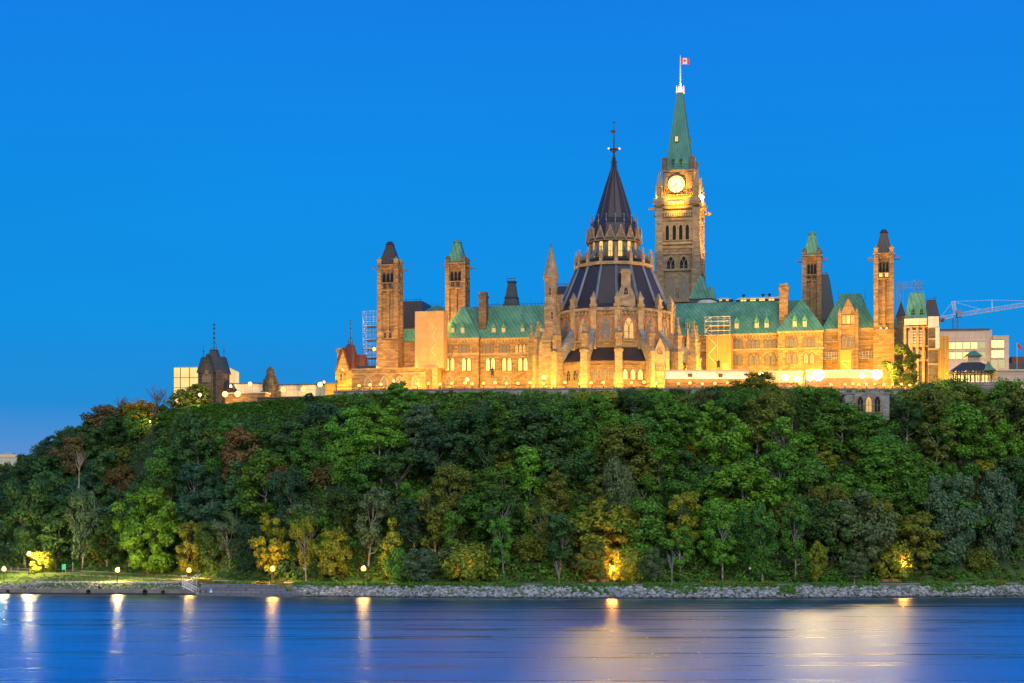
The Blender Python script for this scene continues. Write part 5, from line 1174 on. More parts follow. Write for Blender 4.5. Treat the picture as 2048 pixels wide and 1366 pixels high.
# white hoardings
def hoarding(lab, ua, ub, off, ytop, ybot, vents=(), mat='white_panel'):
    x0, d0 = edge(ua, off); x1, d1 = edge(ub, off); d = (d0+d1)/2
    F = Frame((ua+ub)/2, d, 0); T = F.thing('hoarding', lab, 'hoarding'); a_, b_ = F.x(ua), F.x(ub)
    MB().box(a_, b_, 0, .3, F.z(ybot), F.z(ytop)).build('panel', mat, T); MB().box(a_-.1, b_+.1, -.2, .5, F.z(ytop), F.z(ytop-2)).build('cap', 'beige_concrete', T)
    q = MB(); n = max(2, int((b_-a_)/2.4))
    for k in range(n+1): x = a_+(b_-a_)*k/n; q.box(x-.05,x+.05,-.06,.02,F.z(ybot)-.3,F.z(ytop))
    q.build('batten', 'beige_concrete', T)
    MB().box(a_, b_, .05, .25, 0, F.z(ybot)).build('base', 'wood_rail', T)
    for v in vents: window(T, F.x(v), -.03, F.z(754), .9, .7, 'dark_glass', .08, 'wood_rail', 'rect', 0, 'vent')
    return T, F
T, F = hoarding('long white hoarding in front of the library and right wing', 1330, 1497, 5, 742, 757, (1380, 1441))
for k in range(9): lamp_light('hoarding_light', T, (F.x(1342+k*18), -1.2, F.z(759)), 260, (1,.60,.2), .2)
T, F = hoarding('shorter pale hoarding at the foot of the right wing', 1535, 1605, 9, 744, 765, (), 'site_board')
T, F = hoarding('long pale hoarding under the gabled bay and right towers', 1612, 1765, 9, 742, 756, (), 'site_board')
for k in range(6): lamp_light('hoarding_light', T, (F.x(1625+k*26), -1.6, F.z(763)), 120, (1,.60,.2), .2)
x, y = edge(1611, 4); MB().tube((0,0,0),(0,0,4.2),.22).build('hoarding_post', 'iron').location = (x, y, Z0)
tag(bpy.data.objects['hoarding_post'], 'dark round post between the two right hoardings', 'post')
# statues: one continuous skinned figure each
def statue(lab, u, py_top, py_foot, d, lean=0, robe=False, pedestal=None):
    p = at(u, py_foot, d); H = (py_foot-py_top)/F_PX*d
    T = thing('statue', lab, 'statue', p)
    k = H/1.8
    J = dict(pel=(0,0,.95),chest=(0,0,1.30),neck=(0,0,1.50),head=(.02,-.02,1.62),crown=(.02,-.02,1.76),hl=(-.1,0,.9),kl=(-.12,-.03,.5),fl=(-.14,0,.06),tl=(-.16,-.16,.04),hr=(.1,0,.9),kr=(.15,-.08,.5),fr=(.17,0,.06),tr=(.2,-.16,.04),
             sl=(-.2,0,1.42),el=(-.36,-.03,1.16),wl=(-.5,-.12,.96),sr=(.2,0,1.42),er=(.42,.02,1.2),wr=(.24,-.1,1.02))
    R_ = dict(pel=.15,chest=.18,neck=.075,head=.105,crown=.06,hl=.11,kl=.085,fl=.06,tl=.045,hr=.11,kr=.085,fr=.06,tr=.045,sl=.09,el=.065,wl=.045,sr=.09,er=.065,wr=.045)
    if robe: R_.update(pel=.22, kl=.2, kr=.2, fl=.2, fr=.2, hl=.18, hr=.18)
    E = [('pel','chest'),('chest','neck'),('neck','head'),('head','crown'),('pel','hl'),('hl','kl'),('kl','fl'),('fl','tl'),('pel','hr'),('hr','kr'),('kr','fr'),('fr','tr'),('chest','sl'),('sl','el'),('el','wl'),('chest','sr'),('sr','er'),('er','wr')]
    nm = list(J); me = bpy.data.meshes.new('figure'); me.from_pydata([tuple(c*k for c in J[n]) for n in nm], [(nm.index(a_), nm.index(b_)) for a_, b_ in E], [])
    o = link('figure', me, T); md = o.modifiers.new('skin', 'SKIN'); 
    for i, n in enumerate(nm):
        sv = me.skin_vertices[0].data[i]; sv.radius = (R_[n]*k, R_[n]*k*.85); sv.use_root = (i == 0)
    md.use_smooth_shade = True; o.modifiers.new('sub', 'SUBSURF').levels = 1; o.modifiers['sub'].render_levels = 1
    me.materials.append(MATS['bronze'])
    c_ = MB(); c_.taper(-.27*k,.27*k,-.17*k,.2*k,.45*k,-.2*k,.2*k,-.13*k,.16*k,1.38*k); c_.build('coat', 'bronze', T)
    if pedestal:
        q = MB(); hh = p.z-Z0; q.box(-pedestal,pedestal,-pedestal,pedestal,-hh,-hh*.55); q.taper(-pedestal*.9,pedestal*.9,-pedestal*.9,pedestal*.9,-hh*.55,-pedestal*.6,pedestal*.6,-pedestal*.6,pedestal*.6,-.15); q.box(-pedestal*.7,pedestal*.7,-pedestal*.7,pedestal*.7,-.15,0); q.build('pedestal', 'pale_sandstone', T)
    return T
statue('bronze standing statue on a pale pedestal in front of the left wing', 985, 733, 757, 512, pedestal=1.6)
statue('dark bronze statue with hand on hip standing out over the white hoarding', 1437, 718, 740, 502, pedestal=1.3)
# ------------------------------------------------------------------ waterside lamps, benches, signs
AM, YE, ORG = ('lamp_amber',(1,.48,.10)), ('lamp_yellow',(1,.66,.22)), ('lamp_orange',(1,.36,.06))
for u, py, tq, kind, pw, lab in (
    (58,1108,26,YE,7500,'brightest yellow lamp on the lawn at the far left by the glowing bushes'),
    (22,1103,60,AM,900,'dim distant lamp on the road behind the brightest yellow lamp'),
    (8,1138,7,YE,2600,'pale greenish-yellow lamp near the water at the left edge'),
    (235,1140,7.5,YE,4200,'yellow lamp on the stone beach below the large bright green maple'),
    (378,1141,14.5,AM,2200,'amber lamp just above the white gangway'),
    (545,1138,8,AM,2400,'amber lamp under the tall yellow-green poplars'),
    (727,1137,7.6,AM,2400,'amber lamp with dark post by the pale grass patch'),
    (938,1137,13,ORG,800,'small orange lamp half hidden in the yellow-green bush'),
    (1225,1137,13.5,ORG,3000,'orange lamp glowing through the tree beside two benches'),
    (1807,1134,14,ORG,2400,'orange lamp by the right-hand bench below the big grey-green trees')):
    x, y = shore(u, tq); p = at(u, py, y); g_ = gz(x, y)
    T = globe_lamp('shore_lamp', x, y, g_-.05, max(2.4, p.z-g_), .58 if pw > 1000 else .34, kind[0], pw*1.7, kind[1]); tag(T, lab, 'lamp', 'lamps along the waterside path')
x, y = shore(1500, 10); p = at(1500, 1137, y); g_ = gz(x, y)
T = globe_lamp('shore_lamp', x, y, g_, p.z-g_, .3, 'white_panel', 0, None); tag(T, 'unlit pale globe lamp on a thin post above the yellow wildflowers', 'lamp', 'lamps along the waterside path')
for u, tq, lab in ((1184,10.2,'orange-lit bench left of a matching bench below the leaning tree'),(1209,10.2,'bench beside the orange lamp and the thick leafy tree'),(1772,10.2,'left bench of the pair left of the orange lamp at right'),(1791,10.2,'bench next to the post of the orange lamp at right')):
    x, y = shore(u, tq); g_ = gz(x, y)
    T = thing('park_bench', lab, 'bench', (x, y, g_), 0, 'waterside benches'); w_ = 1.0
    q = MB()
    for k in range(3): q.box(-w_,w_,-.25+.17*k,-.12+.17*k,.44,.48)
    q.build('seat', 'bench_wood', T); q = MB()
    for k in range(3): q.box(-w_,w_,.28,.32,.55+.15*k,.67+.15*k)
    q.build('backrest', 'bench_wood', T)
    for sx in (-.8,.8):
        q = MB(); q.box(sx-.05,sx+.05,-.22,-.14,0,.44); q.box(sx-.05,sx+.05,.2,.27,0,.95); q.box(sx-.05,sx+.05,-.14,.2,.36,.43); q.build('leg', 'iron', T)
def sign(name, lab, cat, u, tq, py, w, h, mat, posts=2):
    x, y = shore(u, tq); p = at(u, py, y); g_ = gz(x, y); T = thing(name, lab, cat, (x, y, g_)); hz = max(h+.3, p.z-g_)
    q = MB()
    for sx in ((-1,1) if posts == 2 else (0,)): q.tube((sx*w*.42,.05,0),(sx*w*.42,.05,hz),.05)
    q.build('post', 'galvanised', T); MB().box(-w/2,w/2,-.04,.03,hz-h,hz).build('panel', mat, T); MB().box(-w/2-.05,w/2+.05,-.055,.045,hz,hz+.08).build('cap', mat, T); return T
sign('notice_board', 'teal green notice board on the lawn', 'notice board', 128, 34, 1129, 1.0, 1.4, 'sign_green')
sign('trail_marker', 'slim post with small teal panel right of the green notice board', 'sign post', 145.5, 35, 1125, .32, .7, 'sign_green', 1)
x, y = shore(422, -.7); T = thing('blue_sign', 'small blue and white sign fixed to the grey block wall', 'sign', (x, y, 1.2)); MB().box(-.32,.32,-.06,0,0,.5).build('panel', 'sign_blue', T); MB().box(-.28,.28,-.05,.01,-.55,-.02).build('lower_panel', 'sign_white', T)
# red chevron road sign at the left edge
x, y = shore(6, 58); p = at(6, 1113, y); g_ = gz(x, y); T = thing('chevron_sign', 'glowing red road sign with a white left-pointing chevron at the left edge', 'sign', (x, y, g_)); hz = p.z-g_
MB().tube((0,.1,0),(0,.1,hz),.06).build('post', 'galvanised', T); MB().box(-.9,.9,-.03,.05,hz-.9,hz+.9).build('panel', 'bench_wood', T)
MB().xz([(.35,.75),(.6,.75),(0,0),(.6,-.75),(.35,-.75),(-.35,0)],-.08,-.035).xf(Matrix.Translation((0,0,hz))).build('chevron', 'sign_white', T)
for i, u in enumerate((22, 36, 64)):
    x, y = shore(u, 40); g_ = gz(x, y); o = MB().tube((0,0,0),(0,0,1.1),.12,.12,8).build('bollard', 'concrete'); o.location = (x, y, g_)
    later(o, 'short pale bollard by the lawn path', u, 'below', 'bollard', 'bollards by the lawn path')
for u, lab in ((49,'dark pack left lying on the stones above the quay at left'),(199,'small dark bag standing on the quay edge near the yellow lamp')):
    x, y = shore(u, 1.2 if u > 100 else 2.4); q = MB(); q.lathe([(.2,0),(.42,.1),(.45,.5),(.3,.85),(.1,.95)],10); q.box(-.25,.25,-.5,-.3,.15,.5); q.tube((-.2,.35,.2),(-.2,.35,.8),.05); q.tube((.2,.35,.2),(.2,.35,.8),.05)
    o = q.build('bag', 'iron', None, True); o.location = (x, y, 1.4 if u > 100 else gz(x, y)); tag(o, lab, 'bag', 'things left on the quay')
# ------------------------------------------------------------------ vegetation
m, t, b = newmat('foliage'); t.nodes.remove(b); o_ = [n for n in t.nodes if n.type == 'OUTPUT_MATERIAL'][0]
oi = N(t, 'ShaderNodeObjectInfo'); ge = N(t, 'ShaderNodeNewGeometry'); co = objco(t)
r_ = N(t, 'ShaderNodeMapRange'); r_.inputs[3].default_value = .55; r_.inputs[4].default_value = 1.45; L(t, ge.outputs['Random Per Island'], r_.inputs[0])
c = mixc(t, 1, oi.outputs['Color'], r_.outputs[0], 'MULTIPLY')
n1 = noise_tex(t, co, .45, 3, .6); c = mixc(t, ramp(t, n1, [(.4,(0,0,0)),(.75,(.6,.6,.6))]), c, (.11,.15,.03))
df = N(t, 'ShaderNodeBsdfDiffuse'); tr = N(t, 'ShaderNodeBsdfTranslucent'); ms = N(t, 'ShaderNodeMixShader'); ms.inputs[0].default_value = .22
L(t, c, df.inputs[0]); L(t, c, tr.inputs[0]); L(t, df.outputs[0], ms.inputs[1]); L(t, tr.outputs[0], ms.inputs[2]); L(t, ms.outputs[0], o_.inputs[0])
def leaf_mesh(name, P, Nn, size, rg, aspect=1.5, mat='foliage', droop=0):
    n = len(P); Nn = Nn/np.maximum(np.linalg.norm(Nn, axis=1, keepdims=True), 1e-6)
    rv = rg.normal(size=(n, 3)); rv[:, 2] -= droop*2
    A = np.cross(Nn, np.cross(rv, Nn)); A /= np.maximum(np.linalg.norm(A, axis=1, keepdims=True), 1e-6)
    B = np.cross(Nn, A); s = size*rg.uniform(.6, 1.35, (n, 1))
    a = A*s*aspect/2; bb = B*s/2
    V = np.stack([P-a, P+bb*1.0-a*.1, P+a, P-bb*1.0-a*.1], 1).reshape(-1, 3)
    me = bpy.data.meshes.new(name); me.vertices.add(4*n); me.vertices.foreach_set('co', V.ravel())
    me.loops.add(4*n); me.loops.foreach_set('vertex_index', np.arange(4*n)); me.polygons.add(n)
    me.polygons.foreach_set('loop_start', np.arange(n)*4); me.polygons.foreach_set('loop_total', np.full(n, 4)); me.update(); me.validate()
    if mat: me.materials.append(MATS[mat])
    return me
def crown(seed, H, R, base, ncl, nl, leaf, shape='round', rc=.30, droop=0, flat=.8, gap=0):
    rg = np.random.default_rng(seed); cs = []; k = 0
    while len(cs) < ncl and k < 9000:
        k += 1; f = rg.random(); z = base+(H-base)*f
        rad = {'round': R*math.sin(PI*(.13+.80*f))**.6, 'oval': R*math.sin(PI*(.10+.86*f))**.75, 'cone': R*(1-.88*f)**.9*(1 if f > .06 else .7), 'umbrella': R*(.45+.55*f)*math.sqrt(max(.03, 1-max(0, (f-.55)/.5)**2)), 'column': R*(.8+.2*math.sin(PI*f))*(1 if f < .9 else .6)}[shape]
        a = rg.random()*2*PI; rad *= .62+.75*(.5+.9*noise.noise((1.3*math.cos(a)+seed*3.7, 1.3*math.sin(a), z*.28))); r = max(.1, rad)*math.sqrt(rg.uniform(.18, 1))
        p = np.array([r*math.cos(a), r*math.sin(a), z])
        if gap and noise.noise((p[0]*.35+seed, p[1]*.35, p[2]*.35)) < gap-.5: continue
        cs.append(p)
    cs = np.array(cs); rcs = R*rc*rg.uniform(.45, 1.45, len(cs))
    idx = np.repeat(np.arange(len(cs)), nl); n = len(idx)
    d = rg.normal(size=(n, 3)); d /= np.linalg.norm(d, axis=1, keepdims=True); rad = rg.random((n, 1))**.42
    off = d*rad*rcs[idx][:, None]; off[:, 2] *= flat
    if droop: off[:, 2] -= droop*R*.5*rg.random(n)*(np.hypot(off[:, 0], off[:, 1])/(R*rc))
    P = cs[idx]+off
    axis = P*np.array([1, 1, 0])/R
    Nn = d*1.0+axis*.35+np.array([0, 0, .45])+rg.normal(size=(n, 3))*.45
    return leaf_mesh('crown', P, Nn, leaf, rg, 1.5+droop, 'foliage', droop), cs
def trunk(seed, H, r, cs, mat='bark', base=None, lean=0, limbs=7, top=.7):
    rr = random.Random(seed); mb = MB(); pts = []; rs = []
    for i in range(7):
        f = i/6; pts.append((lean*f*H+rr.uniform(-.02,.02)*H*f, rr.uniform(-.02,.02)*H*f, -.4+f*(H*top+.4))); rs.append(r*(1-.78*f))
    mb.path(pts, rs, 7)
    pick = rr.sample(range(len(cs)), min(limbs, len(cs)))
    for q in pick:
        e = Vector(cs[q]); f = max(.25, min(.95, (e.z/(H*top))*.62)); i = int(f*6); s = Vector(pts[i]).lerp(Vector(pts[min(6, i+1)]), f*6-i)
        mid = s.lerp(e, .5)+Vector((0,0,-.04*H)); r0 = r*(1-.78*f)*.6; mb.path([s, mid, e], [r0, r0*.65, r0*.2], 5)
    return mb.mesh('trunk', mat, True)
def bare(seed, H, spread, r, mat='bark', depth=4):
    rr = random.Random(seed); mb = MB()
    def grow(p, d, ln, rad, lv):
        e = p+d*ln; mb.tube(p, e, rad, rad*.66, 5 if lv < 2 else 3)
        if lv >= depth: return
        for k in range(3 if lv < 3 else 2):
            ax = Vector((rr.uniform(-1,1), rr.uniform(-1,1), rr.uniform(-.2,.5))); nd = (d+ax*spread*(.9 if lv else .75)+Vector((0,0,.12))).normalized(); grow(e if k else p+d*ln*.75, nd, ln*rr.uniform(.62,.85), rad*.6, lv+1)
    grow(Vector((0,0,-.3)), Vector((rr.uniform(-.05,.05),0,1)), H*.28, r, 0); return mb.mesh('branches', mat)
PROT = {}
def proto(key, H, R, base, ncl, nl, leaf, shape, tr, mat='bark', lean=0, seeds=2, limbs=7, top=.7, **kw):
    for s_ in range(seeds):
        sd = hash(key) % 1 + len(PROT)*13+s_*7+5
        cm, cs = crown(sd, H, R, base, ncl, nl, leaf, shape, **kw); PROT[(key, s_)] = (cm, trunk(sd, H, tr, cs, mat, None, lean, limbs, top), H, R)
    PROT[key] = seeds
proto('broad', 12, 4.8, 1.6, 62, 162, 0.380, 'round', .30, seeds=5, rc=.27)
proto('oval', 13, 3.6, 1.5, 52, 162, 0.350, 'oval', .26, seeds=4, rc=.30)
proto('loose', 13, 4.4, 3.6, 36, 147, 0.350, 'umbrella', .24, 'pale_bark', seeds=4, rc=.25, gap=.42, limbs=14, top=.8)
proto('willow', 13, 4.4, 3.0, 46, 232, 0.258, 'umbrella', .28, 'pale_bark', seeds=3, rc=.30, droop=.55, limbs=12, top=.8)
proto('cone', 12, 2.6, .8, 46, 147, 0.334, 'cone', .2, seeds=1, rc=.36)
proto('column', 10, 1.8, .6, 30, 147, 0.319, 'column', .18, seeds=2, rc=.50)
proto('shrub', 4, 2.6, .3, 26, 147, 0.274, 'round', .1, seeds=2, rc=.40)
proto('maple', 14, 6.2, 1.2, 95, 186, 0.395, 'round', .36, seeds=1, rc=.22)
COL = {'dark green': (.062,.150,.050), 'deep teal green': (.050,.128,.074), 'mid green': (.105,.265,.045), 'bright green': (.150,.360,.042), 'olive': (.205,.245,.045),
       'yellow-green': (.31,.355,.045), 'grey-green': (.140,.215,.105), 'brownish': (.175,.125,.060), 'rusty': (.18,.09,.04), 'golden': (.38,.28,.03)}
NOUN = {'broad': 'broadleaf tree', 'oval': 'oval-crowned tree', 'loose': 'open-branched tree', 'willow': 'feathery tree', 'cone': 'conical tree', 'column': 'vine-clad column tree', 'shrub': 'rounded shrub', 'maple': 'large spreading tree'}
KIND = {'broad': 'broadleaf_tree', 'oval': 'broadleaf_tree', 'loose': 'open_tree', 'willow': 'feathery_tree', 'cone': 'conical_tree', 'column': 'ivy_tree', 'shrub': 'shrub', 'maple': 'broadleaf_tree'}
rt = random.Random(11)
def plant(key, x, y, z, H, colname, wide=1.0, mat=None, jit=.25, var=None):
    v = rt.randrange(PROT[key]) if var is None else var
    cm, tm, h0, R0_ = PROT[(key, v)]; s = H/h0; a = rt.uniform(0, 2*PI)
    T = link(KIND[key], None, None, (x, y, z), a, (s*wide*rt.uniform(.88,1.12), s*wide*rt.uniform(.88,1.12), s)); T.empty_display_size = .5
    T.rotation_euler = (rt.uniform(-.11,.11), rt.uniform(-.11,.11), a)
    c = COL[colname]; k = rt.uniform(1-jit, 1+jit); k2 = rt.uniform(.88, 1.14)
    o = link('crown', cm, T); o.color = (min(1,c[0]*k*k2), min(1,c[1]*k), min(1,c[2]*k/k2), 1)
    q = link('trunk', tm, T)
    if mat: q.material_slots[0].link = 'OBJECT'; q.material_slots[0].material = MATS[mat]
    return T
# trees one can name, read off the photograph: kind, u, top row, bottom row, metres in from the waterline, colour, width, bark, label
HERO = [
 ('maple',296,980,1150,30,'bright green',1.0,None,'largest bright green spreading tree on the lower left, above the yellow lamp'),
 ('oval',372,1040,1150,24,'olive',.95,None,'olive tree right of the large bright green tree, behind the amber gangway lamp'),
 ('oval',545,1030,1150,17,'yellow-green',1.0,None,'tall yellow-green tree directly above the second amber lamp'),
 ('loose',612,1032,1158,16,'yellow-green',.75,'pale_bark','slim birch-like tree with a white trunk right of the yellow-green tree'),
 ('broad',670,1062,1152,18,'yellow-green',.95,None,'golden-olive rounded tree between the two amber lamps'),
 ('loose',737,975,1150,24,'grey-green',1.0,'pale_bark','tall grey-green tree with forked bare pale trunk behind an amber lamp'),
 ('cone',785,1040,1150,20,'yellow-green',.9,None,'yellow tiered conical tree right of the amber lamp'),
 ('oval',838,1095,1168,9,'grey-green',1.25,None,'blurred bluish-green young tree at the top of the stone bank'),
 ('shrub',790,1105,1166,12,'mid green',.9,None,'spiky green sapling below the yellow conical tree'),
 ('loose',872,990,1145,26,'olive',1.0,'pale_bark','large tree with many bare pale forked branches above the stone bank'),
 ('shrub',932,1098,1165,14,'yellow-green',1.1,None,'yellow-green bush around the small orange lamp'),
 ('column',963,1093,1130,22,'golden',.7,None,'small orange-brown autumn sapling right of the small orange lamp'),
 ('willow',1240,920,1140,30,'grey-green',.72,'pale_bark','tallest slender silvery tree with long pale leaning trunk, centre of the slope'),
 ('broad',1190,1090,1166,13,'olive',.95,None,'leaning olive tree over the two benches'),
 ('shrub',1255,1108,1163,15,'yellow-green',1.0,None,'golden lamp-lit bush right of the orange lamp'),
 ('oval',1308,1096,1166,10,'grey-green',.8,None,'small grey-green tree between the orange lamp and the bare white sapling'),
 ('loose',1372,990,1130,28,'yellow-green',1.05,'bark','spreading yellow-olive tree with visible dark limbs behind the bare white sapling'),
 ('willow',1525,1005,1160,16,'mid green',.85,'pale_bark','drooping green willow-like tree with a pale trunk near the unlit lamp'),
 ('broad',1730,990,1160,20,'grey-green',1.15,'pale_bark','large rounded grey-green tree left of the right orange lamp'),
 ('oval',1632,1085,1168,9,'yellow-green',.6,'pale_bark','thin yellow-green sapling with white stem above the stone bank'),
 ('oval',1708,1102,1166,9,'grey-green',.85,'pale_bark','small dark rounded tree on a thin stem left of the right benches'),
 ('willow',1900,945,1158,22,'grey-green',1.05,'bark','very large feathery grey-green tree right of the right orange lamp'),
 ('willow',1985,945,1158,22,'grey-green',1.0,'bark','great feathery tree nearest the right edge of the photo'),
 ('shrub',1780,1095,1158,18,'yellow-green',1.0,None,'lamp-lit yellow bush behind the right pair of benches'),
 ('willow',50,955,1110,48,'dark green',1.05,None,'hazy dark green rounded tree above the brightest lamp at the left'),
 ('willow',165,980,1120,42,'grey-green',.85,None,'feathery grey-green tree between brightest lamp and the bright green tree'),
 ('shrub',85,1108,1140,34,'yellow-green',1.2,None,'glowing yellow bush right of the brightest left lamp'),
 ('loose',905,1012,1140,25,'mid green',.85,'pale_bark','slim green tree with a pale stem left of the small orange lamp'),
 ('loose',1008,1040,1150,21,'bright green',.85,'pale_bark','light green tree with a thin pale trunk right of the autumn sapling'),
 ('loose',1085,1000,1130,27,'olive',.9,'pale_bark','olive open tree with pale stem above the small bare sapling'),
 ('loose',1445,1020,1155,19,'bright green',.9,'pale_bark','light green open tree left of the unlit globe lamp'),
 ('loose',1592,1005,1150,20,'mid green',.85,'pale_bark','green open tree with pale trunk left of the thin yellow-green sapling'),
 ('loose',460,1025,1140,26,'grey-green',.8,'pale_bark','slender grey-green tree with pale stem left of the yellow-green poplar'),
 ('loose',700,835,900,62,'olive',1.0,'pale_bark','leggy olive tree with pale forked limbs high on the left-centre slope'),
 ('loose',565,930,1045,40,'brownish',.9,'pale_bark','reddish-brown thin-leaved tree with a pale trunk on the left slope'),
 ('loose',640,895,970,52,'yellow-green',.95,'pale_bark','yellowish open tree with a diagonal bare limb on the left slope'),
 ('loose',1650,905,990,50,'yellow-green',1.0,'pale_bark','yellow-topped open tree with straight trunk on the right slope'),
 ('column',1495,928,985,46,'golden',.8,None,'bright yellow narrow tree on the right slope'),
 ('broad',1400,876,925,58,'golden',.7,None,'small golden-orange autumn tree under the clock tower side of the slope'),
 ('broad',800,766,870,66,'bright green',1.05,None,'bright green rounded tree breaking the railing line left of the orange sheeting'),
 ('broad',620,788,870,70,'deep teal green',1.1,None,'very dark round tree at the cliff edge below the red-roofed lodge'),
 ('maple',1150,800,930,60,'mid green',.95,None,'massive leafy green tree high on the slope below the round library'),
 ('broad',970,800,880,68,'grey-green',1.0,None,'soft hazy green tree at the cliff edge below the left wing roof'),
 ('broad',1512,748,800,82,'olive',1.2,None,'dark bush breaking the line of white hoardings at the cliff edge'),
 ('broad',1405,790,870,76,'brownish',1.0,None,'brown-tinged tree at the cliff edge below the statue over the hoarding'),
]
used = []
for (key, u, yt, yb, tq, cn, wd, mt, lab) in HERO:
    x, y = shore(u, tq); z = gz(x, y); H = max(2.5, at(u, yt, y).z-z)
    h_lim = (yb-yt)/F_PX*y*1.5
    if H > h_lim and tq > 30: 
        z = at(u, yb, y).z-.5; z = max(z, gz(x, y)-1); H = at(u, yt, y).z-z
    T = plant(key, x, y, z, H, cn, wd*min(1.6, max(.8, PROT[(key,0)][2]/H*.55+.45)), mt, .06); tag(T, lab, 'shrub' if key == 'shrub' else 'tree', 'trees and shrubs of the wooded hill')
    used.append((x, y, 3.2 if key not in ('shrub','column') else 1.6))
# the rest of the wood on the slope
T_CAP = [(-100,960),(0,928),(35,922),(80,890),(130,858),(190,838),(250,822),(330,822),(420,838),(560,842),(640,805),(670,792),(740,797),(870,800),(880,812),(955,812),(965,790),(1085,790),(1098,806),(1148,804),(1158,786),(1350,782),(1370,796),(1412,792),(1425,776),(1470,772),(1560,778),(1650,778),(1690,800),(1706,808),(1714,828),(1756,828),(1764,808),(1782,792),(1870,770),(1900,766),(1950,770),(1958,792),(1995,790),(2005,768),(2150,765)]
def colour_for(u, f):
    r = rt.random()
    if u < 660: tab = [('deep teal green',.38),('dark green',.32),('mid green',.14),('olive',.09),('brownish',.03),('grey-green',.04)]
    elif u < 1100: tab = [('dark green',.26),('mid green',.32),('bright green',.18),('deep teal green',.10),('olive',.08),('grey-green',.06)]
    else: tab = [('mid green',.36),('bright green',.18),('dark green',.18),('olive',.13),('grey-green',.06),('yellow-green',.07),('brownish',.02)]
    for n, p in tab:
        r -= p
        if r <= 0: return n
    return tab[0][0]
cand = []
for i in range(16000):
    y = rt.uniform(415, 600); u = rt.uniform(-70, 2120); x = (u-1024)/F_PX*y
    fl = float(I(u, T_FL)); tq = y-float(I(u, T_DW)); Tt = float(I(u, T_DT))-float(I(u, T_DW))
    if tq < fl+1.5 or tq > Tt-(2 if u > 330 else -14): continue
    cand.append((x, y, u, (tq-fl)/(Tt-fl)))
nt_ = 0
for (x, y, u, f) in cand:
    if nt_ >= 256: break
    rmin = 6.9 if f < .75 else 5.8
    if any((x-a)**2+((y-b_)*1.12)**2 < ((rmin+(c_-3.2))*1.0)**2 for a, b_, c_ in used): continue
    if 330 < u < 640 and f > .80: continue
    z = gz(x, y); key = rt.choices(['broad','oval','loose','willow','column','cone'], [.32,.22,.21,.13,.09,.03])[0]
    H = rt.uniform(10.5, 16.5) if key != 'column' else rt.uniform(6, 10)
    if f > .8: H *= .75
    cap = at(u, float(I(u, T_CAP))+rt.uniform(-5, 9), y).z-z
    H = min(H, cap)
    if H < 2.6: continue
    if H < 5.5: key = 'shrub'
    cn = colour_for(u, f)
    T = plant(key, x, y, z-.3, H, cn, rt.uniform(1.0, 1.35)*(1.25 if H < 8 and key != 'shrub' else 1), 'pale_bark' if rt.random() < .5 else None)
    band = 'low down' if f < .3 else 'halfway up' if f < .62 else 'high up' if f < .86 else 'at cliff edge'
    later(T, f'{cn} {NOUN[key]} {band}', u, 'below', 'shrub' if key == 'shrub' else 'tree', 'trees and shrubs of the wooded hill')
    used.append((x, y, 3.2)); nt_ += 1
# bushes closing the gaps and the ragged line of shrubs along the cliff edge
def bush(x, y, u, f, H, wide=1.0):
    z = gz(x, y); cn = colour_for(u, f); T = plant('shrub', x, y, z-.3, H, cn, wide)
    band = 'low down' if f < .3 else 'halfway up' if f < .62 else 'high up' if f < .86 else 'at cliff edge'
    later(T, f'{cn} bushy shrub {band}', u, 'below', 'shrub', 'shrubs between the trees'); used.append((x, y, 1.5))
nb_ = 0
for (x, y, u, f) in cand[::-1]:
    if nb_ >= 190: break
    if 330 < u < 640 and f > .72: continue
    if any((x-a)**2+((y-b_)*1.1)**2 < (3.2+(c_-3.2)*.6)**2 for a, b_, c_ in used): continue
    H = min(rt.uniform(3.2, 5.4), at(u, float(I(u, T_CAP)), y).z-gz(x, y))
    if H < 2: continue
    bush(x, y, u, f, H, rt.uniform(1.0, 1.35)); nb_ += 1
u = 664
while u < 2030:
    x, y = edge(u, -rt.uniform(2.0, 4.5)); H = at(u, float(I(u, T_CAP))+rt.uniform(-7, 6), y).z-gz(x, y)
    if H > 1.3: bush(x, y, u, .95, H, min(2.2, 1.15*4/H*.8) if H < 4 else 1.1)
    u += rt.uniform(15, 27)
print('slope trees', nt_, 'bushes', nb_)
# terrace trees and bare hilltop trees
x, y = edge(1806, 8); T = plant('oval', x, y, Z0, at(1806, 686, y).z-Z0, 'olive', 1.25, None, .05); tag(T, 'lone leafy tree standing on the terrace before the green mansard block', 'tree')
x, y = edge(400, 6); T = plant('broad', x, y, Z0-1, at(400, 770, y).z-Z0+1, 'olive', 1.35, None, .05); tag(T, 'lamp-lit yellow-green tree at the foot of the dark gatehouse tower', 'tree')
x, y = edge(372, 5); T = plant('shrub', x, y, Z0-1, at(372, 782, y).z-Z0+1, 'olive', 1.3, None, .05); tag(T, 'small leafy shrub below the left side of the gatehouse tower', 'shrub')
lx, ly = edge(400, 1); T = thing('ground_lamp', 'glowing lamp hidden in the tree below the gatehouse tower', 'lamp', (lx, ly, Z0)); MB().ball((0,0,2.6),.4,10,6).build('globe', 'lamp_yellow', T, True); MB().tube((0,0,-1),(0,0,2.3),.06).build('post', 'iron', T); lamp_light('lamp_light', T, (0,-.8,2.6), 1300, (1,.62,.16), .3)
for u, yt, yb, off, lab, mt in ((306,766,826,-6,'taller bare leafless tree on the hilltop left of the sheeted block','bark'),(242,788,834,4,'smaller bare leafless tree on the hilltop beside a taller bare tree','bark')):
    x, y = edge(u, off); z = gz(x, y); T = thing('bare_tree', lab, 'tree', (x, y, z-.5), 0, 'bare trees'); link('branches', bare(int(u), max(3, at(u, yt, y).z-z)*1.15, .8, .5, mt, 5), T)
